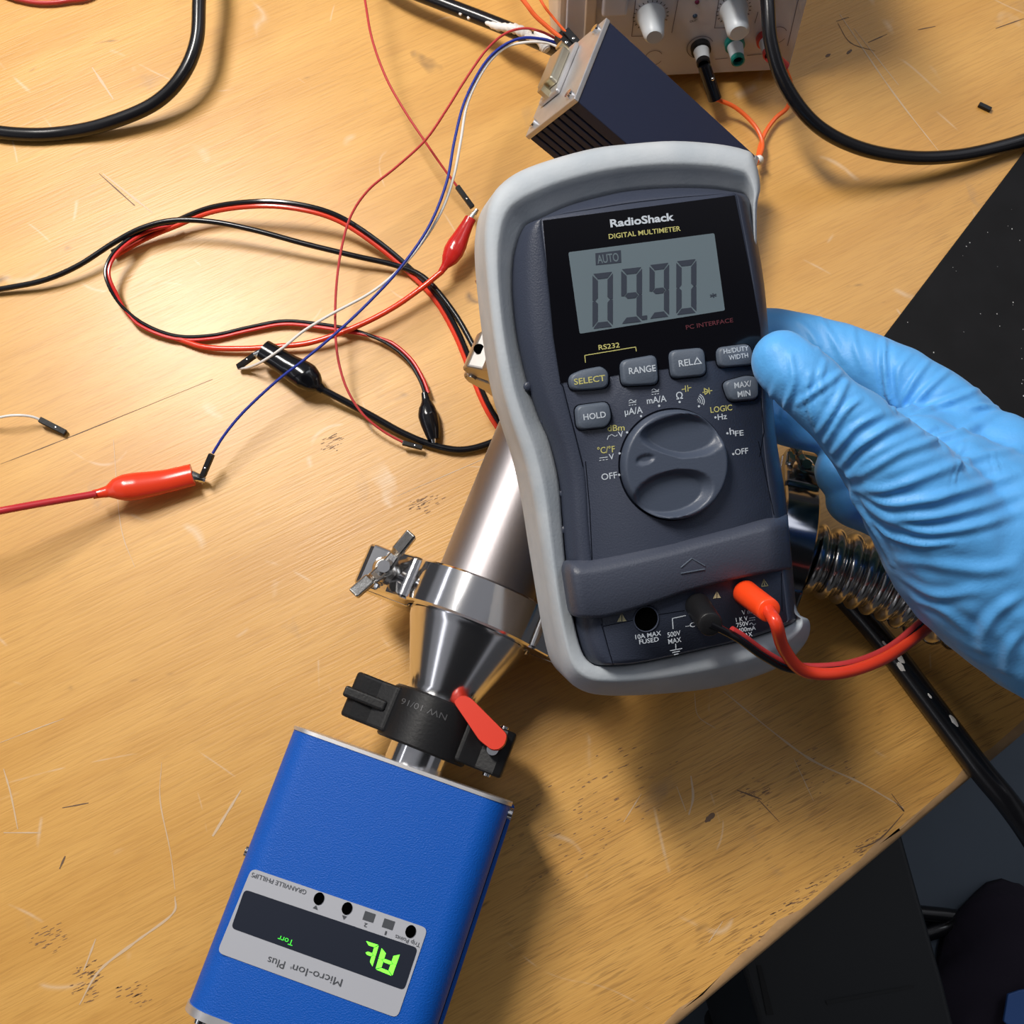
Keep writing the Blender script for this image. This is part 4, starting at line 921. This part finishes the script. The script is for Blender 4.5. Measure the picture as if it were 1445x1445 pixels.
# ------------------------------------------------------------------ CABLES
def cable(name, pts, r, m, label, cat_='cable', ns=14, group=None):
    return mk(name, *tube(pxpath(pts), r * mm, ns), m, None, auto=0, label=label, cat=cat_, group=group)
cable('power_cable', [(300, -420, 10), (288, -200, 20), (284, -60, 24), (281, 0, 22), (277, 60, 19), (255, 110, 15), (215, 148, 10), (150, 175, 6), (95, 187, 3.3), (40, 190, 3.3), (-20, 183, 3.3), (-90, 160, 3.3), (-300, 60, 3.3)], 3.2, M['blackrubber'], 'thick black cable curving across the top left corner')
cable('power_cable', [(1060, -300, 50), (1070, -150, 60), (1076, -60, 60), (1083, 0, 56), (1088, 60, 50), (1108, 120, 42), (1150, 175, 32), (1210, 208, 22), (1280, 222, 14), (1350, 220, 9), (1420, 205, 6), (1500, 180, 5.5), (1600, 150, 5.5), (1900, 30, 5.5)], 3.1, M['blackrubber'], 'thick black cable hanging in front of the white power supply, curving to the right edge')
cb3 = empty('glued_cable', 'black cable with blobs of white glue running from the top edge to the controller box', 'cable', loc=P(700, 30, .01))
o_ = np.array(cb3.location)
gp_ = pxpath([(300, -160, 5), (420, -100, 8), (500, -60, 12), (560, -22, 12), (620, 3, 13), (680, 26, 15), (730, 46, 18), (775, 66, 24), (800, 76, 30)]) - o_
mk('jacket', *tube(gp_, 3.4 * mm, 16), M['blackrubber'], cb3)
for pts, rr_ in (([(686, 32, 17), (700, 37, 20), (715, 39, 22), (728, 41, 23.5), (742, 47, 25), (750, 51, 26)], [.8, 1.8, 1.9, 2.3, 2.2, 1.2]), ([(742, 52, 26), (754, 54, 29), (764, 59, 31), (769, 67, 32), (772, 71, 32)], [1.0, 1.7, 2.0, 2.3, 1.6]), ([(755, 46, 30), (772, 54, 33), (785, 60, 34)], [.9, 1.1, .9]), ([(648, 19, 17), (651, 21, 17)], [.5, .7]), ([(660, 24, 17.5), (662, 27, 17.5)], [.5, .7])):
    pth_ = cmr([np.append(P(a_, b_, c_ * mm) - o_, q_ * mm) for (a_, b_, c_), q_ in zip(pts, rr_)], 6)
    mk('glue_blob', *tube(pth_[:, :3], np.abs(pth_[:, 3]) * (1 + .12 * np.sin(np.arange(len(pth_)) * 1.9)), 14), M['glue'], cb3)
pc = empty('painted_cable', 'thick black cable spattered with white paint, crossing the table edge at lower right', 'cable', loc=P(1300, 975, 0))
o_ = np.array(pc.location)
pth = pxpath([(1120, 770, 5.2), (1170, 820, 5.2), (1215, 868, 5.2), (1260, 922, 5.2), (1300, 975, 5.2), (1345, 1035, 5.4), (1385, 1088, 6.5), (1420, 1130, 5), (1452, 1175, -4), (1480, 1225, -30), (1500, 1280, -80), (1500, 1340, -160)]) - o_
mk('jacket', *tube(pth, 4.9 * mm, 18), M['blackrubber'], pc)
for px, py, r in ((1248, 908, 1.1), (1269, 929, 1.5), (1272, 941, 1.8), (1290, 948, .8), (1310, 982, .9), (1330, 998, .8), (1343, 1018, 1.7), (1352, 1008, .5), (1300, 951, .5), (1336, 1012, .4)):
    # lies on the jacket's upper side
    c = P(px, py, 8.6 * mm) - o_; d = np.linalg.norm(pth - c, axis=1); j = d.argmin(); nn = norm(c - pth[j]); c = pth[j] + nn * 4.7 * mm
    T_ = norm(pth[min(j + 1, len(pth) - 1)] - pth[j - 1]); V, Fc = ball((0, 0, 0), 1.0, .5); sd = norm(np.cross(T_, nn)); el = random.uniform(1.0, 2.1)
    V = [c + (T_ * v[1] * el + sd * v[0] * random.uniform(.45, .8) + nn * v[2] * .5) * r * mm for v in V]
    mk('paint_spot', V, Fc, M['glue'], pc)

# twin lead loops
def twin(name, pts, r, label, off, ma, mb_, sub=8):
    p = pxpath(pts, sub); e = empty(name, label, 'wire', loc=p[len(p) // 2]); o_ = np.array(e.location)
    mk('black_wire', *tube(p - o_, r * mm, 10), ma, e); 
    T = np.gradient(p, axis=0); T /= np.linalg.norm(T, axis=1)[:, None]; S = np.cross(T, [0, 0, 1.0])
    tw = np.interp(np.linspace(0, 1, len(p)), off[2], off[3])[:, None] if len(off) > 2 else 1.0
    q = p + S * (off[0] * mm * tw) + np.array([0, 0, off[1] * mm])
    mk('red_wire', *tube(q - o_, r * mm, 10), mb_, e); return e
cable('thin_black_lead', [(-400, 470, 1.6), (-200, 445, 1.6), (-60, 418, 2), (0, 408, 3), (60, 396, 5), (110, 375, 7), (160, 343, 9), (200, 322, 11), (245, 311, 12), (300, 313, 12), (360, 325, 11), (430, 344, 9), (500, 361, 7), (560, 375, 5), (600, 393, 4), (640, 440, 3), (670, 492, 2.5), (700, 550, 2.5), (730, 600, 2.5)], 1.25, M['blackrubber'], 'thin black lead entering at the left edge and crossing the wire loop', 'wire')
twin('twin_lead', [(158, 356, 3), (200, 332, 5), (245, 313, 7), (300, 292, 10), (370, 284, 14), (430, 290, 14), (480, 306, 12), (530, 338, 8), (575, 375, 4), (615, 415, 2.2), (645, 465, 1.6), (668, 520, 1.6), (690, 572, 1.6), (720, 620, 1.6)], 1.15, 'black and red twin lead arching from the loop top towards the grey tube', (1.7, -1.2), M['blackvinyl'], M['orange'])
twin('twin_lead', [(250, 312, 6), (205, 324, 8), (168, 348, 10), (150, 375, 11), (152, 400, 10), (172, 432, 7), (205, 458, 4.5), (250, 474, 3), (300, 473, 2.6), (350, 462, 2.6), (400, 453, 3), (450, 457, 3.4), (500, 466, 3.6), (545, 484, 4), (575, 508, 4.5), (592, 535, 5), (600, 556, 5)], .8, 'black and red twin lead looping left and ending at the small black clip', (1.5, -.2, [0, .28, .36, .74, .82, 1], [-1, -1, 1, 1, -1, -1]), M['blackvinyl'], M['red'])

# crocodile clips
def clip(name, label, wire, bpts, widths, bm_, wm, wr, jaw, jr=1.6, sq=.8):
    p = pxpath(bpts, 10); e = empty(name, label, 'clip', loc=p[0]); o_ = np.array(e.location)
    n = len(p); w = np.interp(np.linspace(0, 1, n), np.linspace(0, 1, len(widths)), widths)
    mk('insulating_boot', *tube(p - o_, w * mm, 22, squash=sq), bm_, e, auto=60)
    j = [P(a, b, c * mm) - o_ for a, b, c in jaw]
    jj = mk('jaw', *tube(cmr(j, 4), np.linspace(jr * 1.1, jr * .6, (len(j) - 1) * 4 + 1) * mm, 10, squash=.6), M['nickel'], e)
    d = norm(j[-1] - j[0]); mk('jaw_tip', *cyl(j[-1] - d * .002 - np.array([0, 0, .0014]), j[-1] + d * .0005 - np.array([0, 0, .0012]), jr * .9 * mm, jr * .6 * mm), M['nickel'], jj)
    if wire: mk('wire', *tube(pxpath(wire) - o_, wr * mm, 12), wm, e)
    return e
clip('crocodile_clip', 'orange-red crocodile clip with red wire at the left edge, gripping the blue jumper wire pin', [(-420, 800, 2), (-220, 770, 16), (-70, 735, 30), (0, 721, 28), (60, 710, 22), (135, 697, 14)],
     [(131, 698, 13), (150, 694, 12), (170, 689, 11), (200, 685, 9.5), (235, 679, 8), (272, 670, 7)], [1.9, 2.1, 2.6, 4.6, 5.8, 6.0, 5.6, 5.2, 5.0, 4.9], M['orange'], mat('carmine_wire', (.52, .03, .04), .3), 1.55, [(270, 671, 7), (278, 673, 6), (287, 676, 5)], 2.2)
clip('crocodile_clip', 'red crocodile clip in the centre with its jaws up, gripping a red jumper wire pin', [(250, 478, 2), (290, 490, 3), (340, 492, 3.5), (390, 489, 4), (440, 483, 5), (500, 462, 6), (550, 437, 7), (590, 410, 8), (624, 383, 10)],
     [(622, 384, 10), (634, 366, 11), (645, 345, 12), (655, 325, 13), (664, 308, 14)], [1.4, 1.8, 3.7, 4.6, 4.5, 3.8, 3.2, 2.8, 2.6], M['red'], M['orange'], 1.25, [(663, 309, 14), (668, 302, 14.5), (673, 295, 15)], 1.2)
clip('crocodile_clip', 'large shiny black crocodile clip under the blue wire, gripping the white jumper wire pin', [(452, 548, 8), (490, 568, 6), (530, 590, 4), (570, 612, 3), (610, 628, 2.5), (650, 635, 2.5), (690, 626, 2.5), (730, 605, 2.5)],
     [(456, 551, 8), (446, 543, 9), (430, 530, 10), (410, 518, 10), (390, 505, 10), (372, 494, 10)], [1.8, 2.4, 4.8, 6.2, 6.0, 5.4, 5.2, 5.0, 4.8], M['blackvinyl'], M['blackvinyl'], 1.6, [(374, 496, 10), (366, 497, 9.5), (358, 500, 9)], 1.6)
clip('crocodile_clip', 'small shiny black crocodile clip pointing down at the end of the twin lead', None,
     [(599, 554, 5), (602, 570, 5), (604, 586, 5), (609, 606, 4.5), (612, 620, 4)], [1.4, 1.9, 3.6, 4.4, 4.0, 3.3, 2.6], M['blackvinyl'], M['blackvinyl'], 1.0, [(611, 618, 4), (612, 624, 3.6), (613, 629, 3)], 1.1)
# jumper wires with black pin housings
def jumper(label, pts, r, m, housing=None, both=None, sub=8):
    p = pxpath(pts, sub); e = empty('jumper_wire', label, 'wire', loc=p[len(p) // 2]); o_ = np.array(e.location)
    mk('wire', *tube(p - o_, r * mm, 10), m, e)
    for h in (housing or []):
        a_, b_ = P(*h[0][:2], h[0][2] * mm) - o_, P(*h[1][:2], h[1][2] * mm) - o_; w = h[2] * mm
        d = norm(b_ - a_); s = norm(np.cross(d, [0, 0, 1])); u = np.cross(s, d)
        loops = [[q + s * x * w + u * y * w for x, y in ((1, 1), (-1, 1), (-1, -1), (1, -1))] for q in (a_, b_)]
        hh = mk('pin_housing', *loft(loops, True), M['blackplastic'], e, smooth=False, bevel=.0003)
        c = (a_ + b_) / 2 + d * np.linalg.norm(b_ - a_) * .12 + u * w
        mk('latch', *ball(c, w * .45, .4), M['nickel'], hh)
    return e
jumper('blue jumper wire running diagonally from the controller box to the orange-red clip', [(300, 640, 12), (318, 612, 14), (345, 580, 16), (390, 538, 19), (430, 507, 22), (480, 465, 25), (525, 422, 28), (565, 378, 31), (605, 320, 34), (630, 258, 37), (641, 200, 39), (655, 145, 41), (680, 95, 42), (705, 68, 43), (735, 54, 44), (765, 55, 44), (785, 60, 44)], .62, M['bluewire'],
       [((299, 641, 12), (286, 672, 8), 1.15)])
jumper('white jumper wire running beside the blue one to the large black clip', [(336, 520, 3), (352, 518, 5), (372, 509, 12), (400, 490, 16), (430, 466, 17), (470, 442, 20), (520, 415, 24), (555, 388, 27), (590, 350, 30), (622, 300, 33), (640, 250, 35), (650, 200, 38), (660, 145, 40), (685, 95, 41), (712, 68, 42), (740, 60, 43), (770, 60, 43), (787, 66, 43)], .62, M['whitewire'],
       [((336, 518, 3), (360, 501, 8), 1.15)])
jumper('thin red jumper wire from the top edge down to the red clip', [(490, -260, 8), (500, -150, 24), (505, -60, 30), (515, 0, 30), (525, 55, 30), (545, 110, 29), (572, 158, 28), (600, 200, 26), (622, 232, 22), (645, 263, 18)], .55, M['redwire'], [((645, 263, 18), (667, 293, 15.5), 1.1)])
jumper('thin red jumper wire looping down the middle of the table to a black pin housing', [(572, 626, 5), (540, 608, 7), (510, 582, 10), (488, 545, 13), (476, 500, 15), (473, 450, 17), (475, 400, 19), (482, 350, 21), (495, 305, 23), (520, 268, 26), (560, 235, 29), (600, 198, 32), (630, 155, 36), (655, 115, 39), (685, 72, 42), (712, 48, 44), (740, 40, 45), (765, 45, 45), (785, 55, 45)], .55, M['redwire'],
       [((568, 625, 5), (596, 632, 4), 1.0)])
jumper('short white jumper wire lying loose near the left edge', [(-260, 700, 2), (-60, 604, 5), (0, 589, 8), (25, 586, 8), (45, 588, 6), (58, 593, 4)], .6, M['whitewire'], [((56, 592, 4.5), (93, 611, 1.6), 1.25)])
jumper('thick orange jumper wire from the top edge to the connector', [(620, -260, 20), (655, -150, 50), (690, -60, 60), (738, 0, 56), (755, 22, 53), (775, 40, 50), (792, 54, 48)], 1.0, M['orangewire'], [((787, 50, 47), (806, 71, 46), 2.0)])
jumper('thin orange-red jumper wire from the top edge to the connector, right of the orange one', [(680, -260, 20), (705, -150, 50), (735, -60, 60), (763, 0, 57), (780, 24, 53), (798, 45, 50)], .6, M['orangewire'], [((797, 44, 49), (815, 64, 47), 1.7)])
cable('red_wire', [(-200, -150, 2), (-60, -40, 2), (0, -10, 2), (30, 0, 2), (60, 4, 2), (95, 1, 2), (140, -12, 2), (230, -90, 2)], 1.1, M['redwire'], 'reddish wire just showing at the top left edge', 'wire')
# power supply leads
pl = empty('supply_lead', 'black banana plug with an orange-red wire, in the black supply terminal', 'lead', loc=PF.world((cb[0], cb[1], .01)))
o_ = np.array(pl.location)
a_ = PF.world((cb[0], cb[1], .0125)); b_ = P(1009, 140, max(.012, 0)) ; 
mk('plug', *tube([a_ - o_, a_ * .9 + b_ * .1 - o_, b_ - o_], [.0027, .0030, .0031], 22), M['blackvinyl'], pl, auto=50)
mk('plug_screw', *ball(a_ * .5 + b_ * .5 + np.array([.0008, -.0005, .003]) - o_, .0009), M['chrome'], pl)
mk('wire', *tube(np.array([b_ - o_] + list(pxpath([(1014, 141, 11), (1035, 150, 9), (1055, 166, 7), (1070, 185, 6), (1076, 205, 6), (1070, 225, 8), (1060, 240, 12)]) - o_)), .0010, 10), M['orangewire'], pl)
rl = empty('supply_lead', 'red lead from the right supply terminal, passing behind the thick black cable', 'lead', loc=PF.world((cr[0], cr[1], .01)))
o_ = np.array(rl.location); a_ = PF.world((cr[0], cr[1], .0125))
mk('plug', *tube([a_ - o_, P(1108, 95, .022) - o_], [.0029, .0026], 18), M['redwire'], rl)
mk('wire', *tube(cmr([P(1108, 95, .022), P(1116, 120, .012), P(1112, 150, .006), P(1095, 166, .004), P(1081, 185, .004), P(1072, 208, .005), P(1068, 228, .008), P(1060, 242, .012)], 8) - o_, .0010, 10), M['orangewire'], rl)
glb = mk('glue_blob', *ball(P(1071, 226, .007), .0022, 1.2), M['glue'], None, label='small white glue blob where the supply leads meet, beside the meter top', cat='glue')
# small chip
q0, q1 = P(1380, 149), P(1397, 157); d = norm(q1 - q0); s = np.array([-d[1], d[0], 0]) * .0011; 
mk('plastic_offcut', *loft([[q + s, q - s, q - s + np.array([0, 0, .0018]), q + s + np.array([0, 0, .0018])] for q in (q0 + np.array([0, 0, 1e-4]), q1 + np.array([0, 0, 1e-4]))], True), M['blackplastic'], None, smooth=False, bevel=.0003,
   label='tiny black plastic offcut lying on the bare wood at upper right', cat='offcut')
w0, w1 = P(242, 314), P(252, 320)
mk('plastic_crumb', *ball((*P(251, 318)[:2], .0006), .0010, .6), M['blackplastic'], None, label='tiny black crumb under the top of the wire loop', cat='crumb')

# ------------------------------------------------------------------ UNDER THE TABLE
def fp(px, py, z): return P(px, py, z)
zc = -0.42
cs = empty('equipment_case', 'large dark equipment case standing on the floor below the table edge', 'equipment case', loc=(*((fp(1170, 1300, zc)[:2])), -0.74))
o_ = np.array(cs.location)
tp_ = [fp(985, 1180, zc), fp(1240, 1060, zc), fp(1335, 1400, zc), fp(1380, 1600, zc), fp(1110, 1600, zc)]
tp_ = [q[:2] - o_[:2] for q in (fp(1000, 1150, zc), fp(1240, 1060, zc), fp(1330, 1380, zc), fp(1385, 1600, zc), fp(1118, 1600, zc), fp(1047, 1365, zc))]
mk('shell', *prism(tp_, .02, .74 + zc), M['darkcase'], cs, smooth=False, bevel=.004)
for q in (tp_[0], tp_[1], tp_[3], tp_[4]): 
    cc = np.mean(tp_, axis=0); v = q + (cc - q) * .12; mk('foot', *cyl((v[0], v[1], 0), (v[0], v[1], .021), .014), M['blackplastic'], cs)
sl = [(fp(*a_, zc + .001) - o_) for a_ in ((1068, 1362), (1074, 1362), (1092, 1432), (1082, 1432))]
flat('vent_slot', [(sl, [(0, 1, 2, 3)])], mat('slot_black', (.005, .005, .006), .7), cs)
sl = [(fp(*a_, zc + .001) - o_) for a_ in ((1165, 1412), (1290, 1390), (1290, 1394), (1168, 1418))]
flat('lid_seam', [(sl, [(0, 1, 2, 3)])], mat('seam_black', (.0075, .009, .011), .6), cs)
zf = -.74
for pts, lb in (([(1290, 1288, 12), (1330, 1292, 10), (1370, 1296, 10), (1410, 1285, 10), (1450, 1268, 10), (1560, 1250, 10)], 'upper black cable on the floor right of the dark case'),
            ([(1300, 1320, 12), (1335, 1308, 10), (1370, 1290, 18), (1410, 1272, 12), (1450, 1262, 10), (1560, 1235, 10)], 'lower black cable on the floor, crossing the upper one')):
    pp = cmr([P(x, y, zf + z * mm) for x, y, z in pts], 8); mk('floor_cable', *tube(pp, .008, 10), M['blackrubber'], None, auto=0, label=lb, cat='cable')
# slumped dark cloth bag
c0_ = P(1500, 1475, zf); V = []; nu, nv_ = 60, 20
for j in range(nv_ + 1):
    for i in range(nu):
        t = 2 * math.pi * i / nu; ph_ = math.pi / 2 * j / nv_
        r = (0.125 + .012 * math.sin(3 * t + 1) + .006 * math.sin(7 * t) + .004 * math.sin(11 * t + 9 * ph_)) * math.cos(ph_) ** .7 * 1.12 if j < nv_ else 0.0005
        V.append((c0_[0] + r * math.cos(t), c0_[1] + r * math.sin(t) * 1.1, zf + .006 + .07 * math.sin(ph_) + .004 * math.sin(6 * t + 5 * ph_) * (j > 0) * (j < nv_)))
Fc = [(j * nu + i, j * nu + (i + 1) % nu, (j + 1) * nu + (i + 1) % nu, (j + 1) * nu + i) for j in range(nv_) for i in range(nu)] + [tuple(range(nu))[::-1]]
mk('cloth_bag', V, Fc, M['cloth'], None, auto=0, label='slumped dark plum cloth bag on the floor at the bottom right corner', cat='bag')
zb = zf + .082
V = [P(x, y, zb + dz) for x, y, dz in ((1420, 1402, .0), (1440, 1398, .006), (1475, 1390, 0), (1480, 1460, 0), (1440, 1462, .004), (1414, 1440, 0))]
mk('blue_wrapper', *prism([v[:2] for v in V], zb, zb + .004), M['bluecloth'], None, smooth=False, bevel=.001, label='crumpled blue wrapper on top of the dark cloth bag', cat='wrapper')
V = [P(x, y, zb) for x, y in ((1332, 1448), (1347, 1430), (1364, 1428), (1368, 1460), (1335, 1470))]
zg = -0.74 + .02
V = [P(x, y, zg) for x, y in ((1330, 1450), (1347, 1430), (1364, 1428), (1368, 1460), (1335, 1470))]
mk('mustard_pouch', *prism([v[:2] for v in V], zf + .001, zg), M['mustard'], None, smooth=False, bevel=.004, label='mustard yellow corner of a pouch on the floor beside the dark bag', cat='pouch')
